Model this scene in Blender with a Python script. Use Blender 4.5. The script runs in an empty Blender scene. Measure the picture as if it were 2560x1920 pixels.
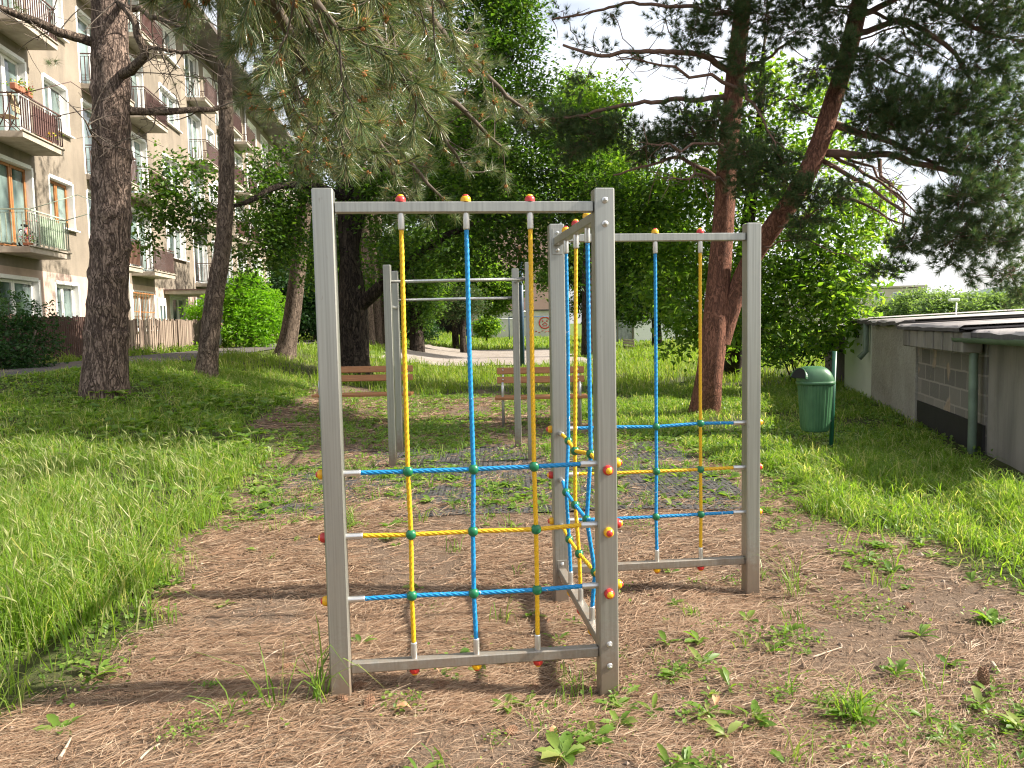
import bpy, math
import numpy as np
from mathutils import Matrix, Vector

SC = bpy.context.scene
COL = SC.collection
R = math.radians

# ------------------------------------------------------------------ camera
CAM_F, CAM_PITCH, CAM_ROLL, CAM_H = 1960.8, 0.0762, -0.0198, 1.4718
_cp, _sp = math.cos(CAM_PITCH), math.sin(CAM_PITCH)
_cr, _sr = math.cos(CAM_ROLL), math.sin(CAM_ROLL)
FWD = np.array([0, _cp, -_sp])
_up = np.array([0, _sp, _cp]); _rt = np.array([1.0, 0, 0])
RGT = _cr * _rt + _sr * _up
UPV = -_sr * _rt + _cr * _up
cam_d = bpy.data.cameras.new('camera')
cam = bpy.data.objects.new('camera', cam_d); COL.objects.link(cam)
cam.matrix_world = Matrix(((RGT[0], UPV[0], -FWD[0], 0), (RGT[1], UPV[1], -FWD[1], 0),
                           (RGT[2], UPV[2], -FWD[2], CAM_H), (0, 0, 0, 1)))
cam_d.sensor_width = 36.0
cam_d.lens = 36.0 * CAM_F / 2560
cam_d.clip_start = 0.05; cam_d.clip_end = 6000
SC.camera = cam

# ------------------------------------------------------------------ light
SUN_EL, SUN_AZ = 37.0, 90.0       # the sun stands to the right (+x), azimuth counted from +y towards +x
world = bpy.data.worlds.new("World"); SC.world = world; world.use_nodes = True
wn = world.node_tree; bg = wn.nodes['Background']
sky = wn.nodes.new('ShaderNodeTexSky'); sky.sky_type = 'NISHITA'; sky.sun_disc = False
sky.sun_elevation = R(SUN_EL); sky.sun_rotation = R(SUN_AZ)
sky.air_density = 1.0; sky.dust_density = 4.0; sky.ozone_density = 1.0
# thin bright cloud veil mixed into the sky
_tc = wn.nodes.new('ShaderNodeTexCoord'); _mp = wn.nodes.new('ShaderNodeMapping'); _mp.inputs['Scale'].default_value = (1.5, 1.5, 5)
_nz = wn.nodes.new('ShaderNodeTexNoise'); _nz.inputs['Scale'].default_value = 1.6; _nz.inputs['Detail'].default_value = 6
_rp = wn.nodes.new('ShaderNodeValToRGB'); _rp.color_ramp.elements[0].position = 0.36; _rp.color_ramp.elements[0].color = (.12, .12, .12, 1); _rp.color_ramp.elements[1].position = 0.62; _rp.color_ramp.elements[1].color = (.9, .9, .9, 1)
_mx = wn.nodes.new('ShaderNodeMix'); _mx.data_type = 'RGBA'; _mx.inputs[7].default_value = (7.6, 7.7, 7.9, 1)
wn.links.new(_tc.outputs['Generated'], _mp.inputs[0]); wn.links.new(_mp.outputs[0], _nz.inputs['Vector']); wn.links.new(_nz.outputs[0], _rp.inputs[0])
wn.links.new(_rp.outputs[0], _mx.inputs[0]); wn.links.new(sky.outputs[0], _mx.inputs[6]); wn.links.new(_mx.outputs[2], bg.inputs[0]); bg.inputs[1].default_value = 0.09
sun_d = bpy.data.lights.new('sun', 'SUN'); sun_d.energy = 5.0; sun_d.angle = R(0.55); sun_d.color = (1.0, 0.93, 0.82)
sun = bpy.data.objects.new('sun', sun_d); COL.objects.link(sun)
_dir = Vector((math.sin(R(SUN_AZ)) * math.cos(R(SUN_EL)), math.cos(R(SUN_AZ)) * math.cos(R(SUN_EL)), math.sin(R(SUN_EL))))
sun.rotation_euler = _dir.to_track_quat('Z', 'Y').to_euler()
vs = SC.view_settings
vs.view_transform = 'Standard'; vs.look = 'None'; vs.gamma = 1.0; vs.use_curve_mapping = False
vs.exposure = 1.25
cy = SC.cycles
cy.max_bounces = 7; cy.diffuse_bounces = 3; cy.glossy_bounces = 2; cy.transmission_bounces = 4; cy.transparent_max_bounces = 4
cy.caustics_reflective = False; cy.caustics_refractive = False
cy.use_adaptive_sampling = True; cy.adaptive_threshold = 0.015
cy.sample_clamp_indirect = 6.0
SC.cycles.pixel_filter_type = 'BLACKMAN_HARRIS'; cy.filter_width = 1.15

# ------------------------------------------------------------------ numeric helpers
def P(px, py, Y):
    """the point at world depth Y on the sight line of pixel (px, py) of the 2560x1920 photo"""
    d = FWD + (px - 1280) / CAM_F * RGT - (py - 960) / CAM_F * UPV
    return np.array([0, 0, CAM_H]) + d * (Y / d[1])

DS = 2560 / 2212.0
def PD(dx, dy, Y):
    return P(dx * DS, dy * DS, Y)

def _hash(ix, iy, seed):
    h = (ix.astype(np.int64) * 374761393 + iy.astype(np.int64) * 668265263 + seed * 1274126177) & 0xffffffff
    h = ((h ^ (h >> 13)) * 1274126177) & 0xffffffff
    return ((h ^ (h >> 16)) & 0xffff) / 65535.0

def vnoise(x, y, seed=0):
    x = np.asarray(x, float); y = np.asarray(y, float)
    ix = np.floor(x); iy = np.floor(y); fx = x - ix; fy = y - iy
    fx = fx * fx * (3 - 2 * fx); fy = fy * fy * (3 - 2 * fy)
    a = _hash(ix, iy, seed); b = _hash(ix + 1, iy, seed); c = _hash(ix, iy + 1, seed); d = _hash(ix + 1, iy + 1, seed)
    return (a * (1 - fx) + b * fx) * (1 - fy) + (c * (1 - fx) + d * fx) * fy

def fbm(x, y, seed=0, octv=4):
    s = 0; a = 0.5; t = 0
    for i in range(octv):
        s = s + a * vnoise(x * 2 ** i, y * 2 ** i, seed + i * 17); t += a; a *= 0.5
    return s / t

def S(t):
    t = np.clip(t, 0, 1); return t * t * (3 - 2 * t)

def terr(x, y):
    x = np.asarray(x, float); y = np.asarray(y, float)
    z = 0.85 * S((-x - 1.5) / 7) * S((y - 6) / 8)
    near = 1 - S((y - 13) / 6)
    z = z + near * (0.07 * (fbm(x * 0.6, y * 0.6, 3, 3) - 0.5) + 0.028 * (fbm(x * 3.1, y * 3.1, 9, 4) - 0.5) - 0.02)
    gx_ = 4.74 + .25 * (y - 7.26)
    z = z + 0.0 * S((x - 2.6) / 1.4) * S((gx_ - .15 - x) / .9) * S((y - 4.5) / 2.5) * S((16 - y) / 4)
    for (px, py, a, s) in ((0.33, 3.2, .05, .3), (0.2, 4.25, .045, .28), (1.3, 4.35, .06, .3), (-0.72, 3.0, -.015, .3)):
        z = z - a * np.exp(-((x - px) ** 2 + (y - py) ** 2) / (2 * s * s))
    return z

def tz(x, y):
    return float(terr(np.array([x]), np.array([y]))[0])

def G(px, py):
    """where the sight line of a pixel meets the ground"""
    d = FWD + (px - 1280) / CAM_F * RGT - (py - 960) / CAM_F * UPV
    lo, hi = 1.0, 400.0
    for _ in range(60):
        m = (lo + hi) / 2; p = np.array([0, 0, CAM_H]) + d * (m / d[1])
        if p[2] > tz(p[0], p[1]): lo = m
        else: hi = m
    return np.array([p[0], p[1], tz(p[0], p[1])])

def nrm(v):
    v = np.asarray(v, float)
    return v / np.maximum(np.linalg.norm(v, axis=-1, keepdims=True), 1e-9)

# ------------------------------------------------------------------ mesh builder
class MB:
    def __init__(s):
        s.v = []; s.f = []; s.n = 0
    def add(s, V, F, mat=0, smooth=False):
        V = np.asarray(V, float).reshape(-1, 3); F = np.asarray(F, int)
        s.v.append(V); s.f.append((F + s.n, mat, smooth)); s.n += len(V)
    def box(s, c, size, ax=None, mat=0):
        c = np.asarray(c, float); h = np.asarray(size, float) / 2
        A = np.eye(3) if ax is None else np.asarray(ax, float)
        q = np.array([[x, y, z] for x in (-1, 1) for y in (-1, 1) for z in (-1, 1)], float) * h
        s.add(c + q @ A, [[0, 1, 3, 2], [4, 6, 7, 5], [0, 4, 5, 1], [2, 3, 7, 6], [0, 2, 6, 4], [1, 5, 7, 3]], mat)
    def bbox(s, c, size, ax=None, mat=0, b=0.004):
        """box with bevelled edges"""
        c = np.asarray(c, float); h = np.asarray(size, float) / 2
        A = np.eye(3) if ax is None else np.asarray(ax, float)
        b = min(b, h.min() * 0.45)
        V = []; idx = {}
        for sx in (-1, 1):
            for sy in (-1, 1):
                for sz in (-1, 1):
                    sg = np.array([sx, sy, sz])
                    for k in range(3):
                        p = sg * (h - b); p[k] = sg[k] * h[k]
                        idx[(sx, sy, sz, k)] = len(V); V.append(p)
        F4 = []; F3 = []
        for k in range(3):
            o = [i for i in range(3) if i != k]
            for sg in (-1, 1):
                q = []
                for (a, bb) in ((-1, -1), (1, -1), (1, 1), (-1, 1)):
                    t = [0, 0, 0]; t[k] = sg; t[o[0]] = a; t[o[1]] = bb
                    q.append(idx[(t[0], t[1], t[2], k)])
                F4.append(q)
        for k in range(3):                      # edges along axis k
            o = [i for i in range(3) if i != k]
            for a in (-1, 1):
                for bb in (-1, 1):
                    t0 = [0, 0, 0]; t0[k] = -1; t0[o[0]] = a; t0[o[1]] = bb
                    t1 = list(t0); t1[k] = 1
                    F4.append([idx[(*t0, o[0])], idx[(*t1, o[0])], idx[(*t1, o[1])], idx[(*t0, o[1])]])
        for sx in (-1, 1):
            for sy in (-1, 1):
                for sz in (-1, 1):
                    F3.append([idx[(sx, sy, sz, k)] for k in range(3)])
        V = c + np.array(V) @ A
        n = s.n; s.add(V, F4, mat); s.f.append((np.array(F3) + n, mat, False))
    def tube(s, pts, rad, ns=8, mat=0, cap=True, smooth=True, prof=None, twist=0.0):
        pts = np.asarray(pts, float); m = len(pts)
        rad = np.broadcast_to(np.asarray(rad, float), (m,))
        T = np.gradient(pts, axis=0) if m > 2 else np.repeat((pts[1:] - pts[:1]), 2, axis=0)
        T = nrm(T)
        ref = np.array([0, 0, 1.0]) if abs(T[0][2]) < 0.9 else np.array([1.0, 0, 0])
        U = np.zeros_like(T)
        u = nrm(np.cross(T[0], ref))
        for i in range(m):
            u = nrm(u - T[i] * (u @ T[i])); U[i] = u
        W = np.cross(T, U)
        a = np.linspace(0, 2 * np.pi, ns, endpoint=False)
        d = np.r_[0, np.cumsum(np.linalg.norm(np.diff(pts, axis=0), axis=1))]
        A = a[None, :] + (d[:, None] * twist)
        r = rad[:, None] * (np.ones((m, ns)) if prof is None else prof[None, :])
        V = pts[:, None, :] + r[..., None] * (np.cos(A)[..., None] * U[:, None, :] + np.sin(A)[..., None] * W[:, None, :])
        i = np.arange(m - 1)[:, None]; j = np.arange(ns)[None, :]; k = (j + 1) % ns
        F = np.stack([i * ns + j, i * ns + k, (i + 1) * ns + k, (i + 1) * ns + j], -1).reshape(-1, 4)
        n = s.n; s.add(V.reshape(-1, 3), F, mat, smooth)
        if cap:
            s.f.append((np.arange(ns)[::-1][None, :] + n, mat, False))
            s.f.append((np.arange(ns)[None, :] + n + (m - 1) * ns, mat, False))
    def lathe(s, o, ax, prof, ns=16, mat=0, smooth=True):
        """prof: list of (radius, height along ax)"""
        ax = nrm(ax); o = np.asarray(o, float)
        ref = np.array([0, 0, 1.0]) if abs(ax[2]) < 0.9 else np.array([1.0, 0, 0])
        u = nrm(np.cross(ax, ref)); w = np.cross(ax, u)
        a = np.linspace(0, 2 * np.pi, ns, endpoint=False)
        V = np.array([o + ax * h + r * (math.cos(t) * u + math.sin(t) * w) for (r, h) in prof for t in a])
        m = len(prof)
        i = np.arange(m - 1)[:, None]; j = np.arange(ns)[None, :]; k = (j + 1) % ns
        F = np.stack([i * ns + j, i * ns + k, (i + 1) * ns + k, (i + 1) * ns + j], -1).reshape(-1, 4)
        s.add(V, F, mat, smooth)
    def build(s, name, mats, parent=None, attrs=None):
        me = bpy.data.meshes.new(name)
        V = np.concatenate(s.v) if s.v else np.zeros((0, 3))
        me.vertices.add(len(V)); me.vertices.foreach_set('co', V.astype(np.float32).ravel())
        li, ls, lt, mi, sm = [], [], [], [], []
        st = 0
        for F, m, smo in s.f:
            k = F.shape[1]; q = len(F)
            li.append(F.ravel()); ls.append(st + np.arange(q) * k); lt.append(np.full(q, k))
            mi.append(np.full(q, m)); sm.append(np.full(q, smo)); st += q * k
        li = np.concatenate(li); ls = np.concatenate(ls); lt = np.concatenate(lt)
        me.loops.add(len(li)); me.loops.foreach_set('vertex_index', li.astype(np.int32))
        me.polygons.add(len(ls)); me.polygons.foreach_set('loop_start', ls.astype(np.int32))
        me.polygons.foreach_set('loop_total', lt.astype(np.int32))
        me.polygons.foreach_set('material_index', np.concatenate(mi).astype(np.int32))
        me.polygons.foreach_set('use_smooth', np.concatenate(sm).astype(bool))
        if attrs:
            for an, av in attrs.items():
                at = me.attributes.new(an, 'FLOAT', 'POINT'); at.data.foreach_set('value', np.asarray(av, np.float32))
        me.update(calc_edges=True)
        for m in (mats if isinstance(mats, (list, tuple)) else [mats]):
            me.materials.append(m)
        o = bpy.data.objects.new(name, me); COL.objects.link(o)
        if parent is not None:
            o.parent = parent
            o.matrix_parent_inverse = Matrix.Translation(parent.location).inverted()
        return o

def thing(name, label, cat, loc=(0, 0, 0), group=None):
    o = bpy.data.objects.new(name, None); COL.objects.link(o); o.location = tuple(loc); o.empty_display_size = 0.2
    return tag(o, label, cat, group)
def tag(o, label=None, cat=None, group=None, kind=None):
    if label: o['label'] = label
    if cat: o['category'] = cat
    if group: o['group'] = group
    if kind: o['kind'] = kind
    return o

# ------------------------------------------------------------------ materials
class NT:
    def __init__(s, name):
        s.m = bpy.data.materials.new(name); s.m.use_nodes = True
        s.t = s.m.node_tree; s.b = s.t.nodes['Principled BSDF']; s.out = s.t.nodes['Material Output']
    def n(s, typ, ins=None, **props):
        q = s.t.nodes.new('ShaderNode' + typ)
        for k, v in props.items(): setattr(q, k, v)
        for k, v in (ins or {}).items(): s.set(q, k, v)
        return q
    def set(s, q, k, v):
        i = q.inputs[k]
        if isinstance(v, bpy.types.NodeSocket): s.t.links.new(v, i)
        elif isinstance(v, (tuple, list)) and i.type == 'RGBA' and len(v) == 3: i.default_value = (*v, 1)
        else: i.default_value = v
    def p(s, **kw):
        for k, v in kw.items(): s.set(s.b, k.replace('_', ' '), v)
    def ramp(s, fac, stops, interp='LINEAR'):
        q = s.n('ValToRGB', {'Fac': fac}); e = q.color_ramp.elements; q.color_ramp.interpolation = interp
        while len(e) < len(stops): e.new(0.5)
        for el, (pos, c) in zip(e, stops):
            el.position = pos; el.color = (*c, 1) if len(c) == 3 else c
        return q.outputs[0]
    def mix(s, fac, a, b, blend='MIX'):
        q = s.n('Mix', data_type='RGBA', blend_type=blend)
        for k, v in ((0, fac), (6, a), (7, b)):
            i = q.inputs[k]
            if isinstance(v, bpy.types.NodeSocket): s.t.links.new(v, i)
            else: i.default_value = (*v, 1) if isinstance(v, tuple) and len(v) == 3 else v
        return q.outputs[2]
    def math(s, op, a, b=0.0, clamp=False):
        q = s.n('Math', {0: a, 1: b}, operation=op); q.use_clamp = clamp; return q.outputs[0]
    def co(s, scale=(1, 1, 1), kind='Object'):
        c = s.n('TexCoord').outputs[kind]
        return s.n('Mapping', {'Vector': c, 'Scale': scale}).outputs[0]
    def pos(s, scale=(1, 1, 1)):
        g = s.n('NewGeometry').outputs['Position']
        return s.n('Mapping', {'Vector': g, 'Scale': scale}).outputs[0]
    def noise(s, vec, scale, detail=4, rough=0.55, dist=0.0):
        return s.n('TexNoise', {'Vector': vec, 'Scale': scale, 'Detail': detail, 'Roughness': rough, 'Distortion': dist}).outputs[0]
    def bump(s, h, strength=0.5, dist=0.01):
        q = s.n('Bump', {'Height': h, 'Strength': strength, 'Distance': dist}); s.t.links.new(q.outputs[0], s.b.inputs['Normal']); return q
    def island(s):
        return s.n('NewGeometry').outputs['Random Per Island']

def plain(name, col, rough=0.6, metal=0.0, var=0.15, scale=8, bump=0.0, spec=0.5):
    t = NT(name); v = t.noise(t.pos(), scale)
    dark = tuple(c * (1 - var) for c in col); lite = tuple(min(1, c * (1 + var)) for c in col)
    t.p(Base_Color=t.ramp(v, [(0.3, dark), (0.7, lite)]), Roughness=rough, Metallic=metal, Specular_IOR_Level=spec)
    if bump: t.bump(t.noise(t.pos(), scale * 6), bump, 0.01)
    return t.m

def leafmat(name, cols, transl=0.45, tcol=None, rough=0.5, spec=0.3):
    """two-sided thin leaf: each leaf (mesh island) has its own green; light passes through"""
    t = NT(name)
    st = [(i / max(1, len(cols) - 1), c) for i, c in enumerate(cols)]
    c = t.ramp(t.island(), st)
    t.p(Base_Color=c, Roughness=rough, Specular_IOR_Level=spec)
    tr = t.n('BsdfTranslucent', {'Color': t.mix(1.0, c, tcol or (1.9, 2.1, 0.75), 'MULTIPLY')})
    mx = t.n('MixShader', {0: transl, 1: t.b.outputs[0], 2: tr.outputs[0]})
    t.t.links.new(mx.outputs[0], t.out.inputs[0])
    return t.m

def barkmat(name, plate, furrow, lich, sc=(14, 14, 3.2), bump=1.0, depth=0.03):
    t = NT(name)
    v = t.pos(sc)
    r1 = t.noise(v, 0.55, 3, 0.6, 1.2); r2 = t.noise(t.pos((sc[0] * 1.7, sc[1] * 1.7, sc[2] * 2.6)), 0.6, 4, 0.65, 1.0)
    q1 = t.math('ABSOLUTE', t.math('SUBTRACT', r1, 0.5)); q2 = t.math('ABSOLUTE', t.math('SUBTRACT', r2, 0.5))
    crack = t.math('MULTIPLY', t.ramp(q1, [(0.0, (0, 0, 0)), (0.055, (1, 1, 1))]), t.ramp(q2, [(0.0, (.35, .35, .35)), (0.04, (1, 1, 1))]))
    fine = t.noise(t.pos((30, 30, 10)), 1.5, 6, 0.65)
    col = t.ramp(fine, [(0.3, tuple(c * 0.62 for c in plate)), (0.6, plate), (0.8, lich)])
    col = t.mix(crack, furrow, col)
    t.p(Base_Color=col, Roughness=0.9, Specular_IOR_Level=0.15)
    h = t.math('ADD', t.math('MULTIPLY', crack, 1.0), t.math('MULTIPLY', fine, 0.6))
    t.bump(h, bump, depth)
    return t.m

M = {}
def metal_mat(name, mud=True, col=(0.37, 0.372, 0.338), rough=0.38):
    t = NT(name)
    streak = t.noise(t.pos((60, 60, 0.8)), 1.6, 4, 0.6)
    blot = t.noise(t.pos((1, 1, 1)), 9, 4, 0.6)
    c = t.ramp(streak, [(0.3, tuple(x * 0.78 for x in col)), (0.7, tuple(min(1, x * 1.10) for x in col))])
    c = t.mix(t.ramp(blot, [(0.55, (0, 0, 0)), (0.8, (0.35, 0.35, 0.35))]), c, (0.42, 0.40, 0.34))
    spots = t.ramp(t.noise(t.pos((40, 40, 14)), 1.3, 2), [(0.70, (0, 0, 0)), (0.76, (0.5, 0.5, 0.5))])
    c = t.mix(spots, c, (0.24, 0.22, 0.19))
    met = 0.75
    if mud:
        z = t.n('SeparateXYZ', {0: t.n('NewGeometry').outputs['Position']}).outputs[2]
        zz = t.math('ADD', z, t.math('MULTIPLY', t.math('SUBTRACT', t.noise(t.pos((1, 1, 1)), 28, 5, 0.7), 0.5), 0.34))
        mk = t.n('MapRange', {0: zz, 1: 0.27, 2: 0.05, 3: 0.0, 4: 0.9}).outputs[0]
        c = t.mix(mk, c, (0.20, 0.145, 0.10))
        met = t.math('MULTIPLY', t.math('SUBTRACT', 1.0, mk), 0.75)
    t.p(Base_Color=c, Roughness=t.n('MapRange', {0: streak, 3: rough - 0.06, 4: rough + 0.1}).outputs[0], Metallic=met)
    t.bump(t.math('ADD', streak, t.math('MULTIPLY', blot, 0.4)), 0.10, 0.002)
    return t.m
M['metal'] = metal_mat('brushed_metal')
M['tube_metal'] = metal_mat('tube_metal', False, (0.55, 0.55, 0.55), 0.3)
t = NT('sleeve_metal'); t.p(Base_Color=(.62, .61, .59), Metallic=.9, Roughness=.36); M['sleeve'] = t.m

def rope_mat(name, col, fleck):
    t = NT(name)
    v = t.noise(t.pos((1, 1, 1)), 160, 3, 0.7)
    c = t.ramp(v, [(0.3, tuple(x * 0.72 for x in col)), (0.65, col)])
    big = t.noise(t.pos((1, 1, 1)), 60, 2, 0.6)
    c = t.mix(t.ramp(big, [(0.69, (0, 0, 0)), (0.72, (1, 1, 1))]), c, fleck)
    t.p(Base_Color=c, Roughness=0.5, Specular_IOR_Level=0.4); t.bump(v, 0.4, 0.001)
    return t.m
M['rope_yellow'] = rope_mat('yellow_rope', (0.80, 0.47, 0.015), (0.82, 0.56, 0.08))
M['rope_blue'] = rope_mat('blue_rope', (0.012, 0.26, 0.58), (0.60, 0.70, 0.78))
M['cap_red'] = plain('red_plastic', (0.52, 0.035, 0.03), 0.35, var=0.08)
M['cap_yellow'] = plain('yellow_plastic', (0.80, 0.42, 0.01), 0.35, var=0.06)
M['ball_green'] = plain('green_plastic', (0.008, 0.15, 0.06), 0.35, var=0.1, scale=30)

# ------------------------------------------------------------------ ground
def grass_density(x, y):
    """0..1 share of ground taken by grass"""
    x = np.asarray(x, float); y = np.asarray(y, float)
    n = fbm(x * 0.9, y * 0.9, 21, 3) - 0.5
    n2 = fbm(x * 2.7, y * 2.7, 31, 3) - 0.5
    j = 1.3 * n + 0.7 * n2
    bl = np.interp(y, [0, 3, 4.5, 6, 7, 8.8, 11, 14, 17, 20], [-1.65, -1.8, -1.75, -1.95, -2.3, -2.7, -3.3, -3.9, -3.7, -2.5])
    left = S((bl - x + j * 0.7) / 0.35)
    br = np.interp(y, [0, 3.6, 5, 6, 7, 8, 9, 10, 12, 14, 18], [2.5, 2.45, 2.6, 2.3, 2.3, 2.2, 1.9, 1.5, 1.1, 0.8, -1.0])
    right = S((x - br + j * 0.7) / 0.35)
    far = S((y - 16.6 + j * 4 + 0.0 * x) / 1.6)
    d = np.maximum(np.maximum(left, right), far)
    return d

def on_court(x, y):
    n = 1.2 * (fbm(x * 0.7, y * 0.5, 77, 3) - 0.5)
    return (y + n * 2 > 27.2) & (y + n * 3 < 45) & (x + n > -5.0) & (x - n < 3.0)
PATH = np.array([[-13.5, 6.0], [-11.0, 9.5], [-8.9, 13.0], [-8.2, 17.0], [-8.3, 22.0], [-8.8, 30.0], [-9.2, 44.0]])
def on_path(x, y):
    xc = np.interp(y, PATH[:, 1], PATH[:, 0]); return (np.abs(x - xc) < 0.95) & (y < 44)

t = NT('soil_and_needle_litter')
pos = t.pos()
n1 = t.noise(pos, 1.3, 5, 0.6); n2 = t.noise(pos, 9, 6, 0.65); n3 = t.noise(t.pos((1, 1, 1)), 70, 4, 0.7)
st1 = t.noise(t.n('Mapping', {'Vector': pos, 'Scale': (25, 140, 40), 'Rotation': (0, 0, 0.35)}).outputs[0], 1.0, 3, 0.6, 0.6)
st2 = t.noise(t.n('Mapping', {'Vector': pos, 'Scale': (150, 30, 40), 'Rotation': (0, 0, 0.5)}).outputs[0], 1.0, 3, 0.6, 0.6)
dirt = t.ramp(n3, [(0.25, (0.070, 0.050, 0.037)), (0.52, (0.15, 0.108, 0.078)), (0.8, (0.27, 0.205, 0.155))])
lit = t.ramp(t.math('MAXIMUM', st1, st2), [(0.40, (0.066, 0.045, 0.032)), (0.57, (0.17, 0.115, 0.078)), (0.72, (0.37, 0.275, 0.19))])
c = t.mix(t.ramp(t.math('ADD', t.math('MULTIPLY', n1, 0.6), t.math('MULTIPLY', n2, 0.4)), [(0.44, (0.05,) * 3), (0.58, (0.85,) * 3)]), dirt, lit)
gr = t.n('Attribute', attribute_name='grass').outputs['Fac']
gcol = t.ramp(n2, [(0.3, (0.035, 0.040, 0.018)), (0.6, (0.06, 0.085, 0.022)), (0.8, (0.13, 0.12, 0.06))])
c = t.mix(t.math('MULTIPLY', gr, 0.85), c, gcol)
fr = t.n('Attribute', attribute_name='far').outputs['Fac']
fcol = t.ramp(t.noise(pos, 0.35, 6, 0.6), [(0.3, (0.07, 0.115, 0.022)), (0.6, (0.12, 0.17, 0.035)), (0.75, (0.26, 0.24, 0.10))])
c = t.mix(fr, c, fcol)
t.p(Base_Color=c, Roughness=0.95, Specular_IOR_Level=0.1)
t.bump(t.math('ADD', t.math('ADD', n3, t.math('MULTIPLY', n2, 1.5)), t.math('MAXIMUM', st1, st2)), 0.9, 0.012)
M['ground'] = t.m

def axis(parts):
    a = [parts[0][0]]
    for lo, hi, st in parts:
        a.extend(np.linspace(lo, hi, max(2, int(round((hi - lo) / st)) + 1))[1:])
    return np.array(a)
gx = axis([(-900, -100, 100), (-100, -30, 10), (-30, -12, 1.0), (-12, -4.5, 0.3), (-4.5, 4.5, 0.05), (4.5, 14, 0.4), (14, 40, 2), (40, 100, 10), (100, 1500, 140)])
gy = axis([(-60, -6, 9), (-6, 1.6, 0.6), (1.6, 8.5, 0.05), (8.5, 14, 0.12), (14, 34, 0.5), (34, 60, 2), (60, 120, 10), (120, 1700, 150)])
X, Y = np.meshgrid(gx, gy); x = X.ravel(); y = Y.ravel()
V = np.stack([x, y, terr(x, y)], 1)
nx, ny = len(gx), len(gy)
i = np.arange(ny - 1)[:, None]; j = np.arange(nx - 1)[None, :]
F = np.stack([i * nx + j, i * nx + j + 1, (i + 1) * nx + j + 1, (i + 1) * nx + j], -1).reshape(-1, 4)
mb = MB(); mb.add(V, F, 0, True)
ga = grass_density(x, y)
tag(mb.build('ground', M['ground'], attrs={'grass': ga, 'far': S((y - 22) / 8) * ga}), kind='structure')

# gravel court and asphalt path, sheets a little above the ground
t = NT('gravel'); pos = t.pos()
a = t.noise(pos, 0.9, 6, 0.65); b = t.noise(pos, 30, 4, 0.7)
t.p(Base_Color=t.mix(t.ramp(a, [(0.35, (0,) * 3), (0.65, (1,) * 3)]), t.ramp(b, [(0.3, (0.24, 0.205, 0.18)), (0.7, (0.40, 0.36, 0.32))]),
                     t.ramp(b, [(0.3, (0.17, 0.145, 0.12)), (0.7, (0.33, 0.28, 0.24))])), Roughness=0.95, Specular_IOR_Level=0.1)
t.bump(b, 0.6, 0.02); M['gravel'] = t.m
cx, cyy = np.meshgrid(np.arange(-9, 14.01, 0.25), np.arange(25.5, 47.01, 0.25)); q = cx.shape
m = on_court(cx, cyy)
idx = np.arange(cx.size).reshape(q)
keep = m[:-1, :-1] & m[1:, :-1] & m[:-1, 1:] & m[1:, 1:]
F = np.stack([idx[:-1, :-1], idx[:-1, 1:], idx[1:, 1:], idx[1:, :-1]], -1)[keep]
mb = MB(); mb.add(np.stack([cx.ravel(), cyy.ravel(), terr(cx.ravel(), cyy.ravel()) + 0.03], 1), F)
tag(mb.build('gravel_court', M['gravel']), kind='structure')

t = NT('worn_asphalt'); pos = t.pos(); a = t.noise(pos, 2.2, 5); b = t.noise(pos, 60, 3, 0.7)
t.p(Base_Color=t.mix(t.ramp(a, [(0.4, (0,) * 3), (0.7, (1,) * 3)]), t.ramp(b, [(0.3, (0.045, 0.043, 0.042)), (0.75, (0.085, 0.08, 0.078))]), (0.13, 0.10, 0.08)), Roughness=0.9)
t.bump(b, 0.5, 0.01); M['asphalt'] = t.m
py = np.arange(6, 44.01, 0.4); pc = np.interp(py, PATH[:, 1], PATH[:, 0])
offs = np.linspace(-1, 1, 7); vx = pc[:, None] + offs * (0.95 + 0.12 * (fbm(py * 1.5, py * 0 + 3, 4) - 0.5))[:, None]; vy = np.repeat(py[:, None], 7, 1)
n = len(py); i = np.arange(n - 1)[:, None]; j = np.arange(6)[None, :]
F = np.stack([i * 7 + j, i * 7 + j + 1, (i + 1) * 7 + j + 1, (i + 1) * 7 + j], -1).reshape(-1, 4)
mb = MB(); mb.add(np.stack([vx.ravel(), vy.ravel(), terr(vx.ravel(), vy.ravel()) + 0.03], 1), F)
tag(mb.build('path', M['asphalt']), kind='structure')

# ------------------------------------------------------------------ rope climbing frame
TH = 0.1101
EX = np.array([math.cos(TH), math.sin(TH), 0]); EY = np.array([-math.sin(TH), math.cos(TH), 0]); EZ = np.array([0, 0, 1.0])
PW = 0.0793
PA, PB, PC, PDD = (np.array([-.7083, 3.0513, 0]), np.array([.3752, 3.1722, 0]), np.array([.2514, 4.2675, 0]), np.array([1.3412, 4.3847, 0]))
rngF = np.random.default_rng(5)
frame = thing('climbing_frame', 'grey metal climbing frame with three panels of yellow and blue ropes', 'climbing frame', (0, 0, 0))
def cap_mesh(mb, o, ax, red):
    a, b = (0, 1) if red else (1, 0)
    mb.lathe(o, ax, [(0.0205, 0), (0.0205, 0.009), (0.0195, 0.015), (0.016, 0.0205), (0.0135, 0.022)], 20, a)
    mb.lathe(o, ax, [(0.0135, 0.0218), (0.0125, 0.0255), (0.009, 0.0285), (0.004, 0.030), (0.0, 0.0303)], 20, b)
def bolt_mesh(mb, o, ax, s=1.0):
    mb.lathe(o, ax, [(0.013 * s, 0), (0.013 * s, 0.002), (0.012 * s, 0.0028), (0.0, 0.003)], 16)
    mb.lathe(o, ax, [(0.0095 * s, 0.0025), (0.0095 * s, 0.008), (0.0075 * s, 0.0085), (0.0068 * s, 0.012), (0.004 * s, 0.0155), (0.0, 0.0165)], 6, 0, False)
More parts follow.
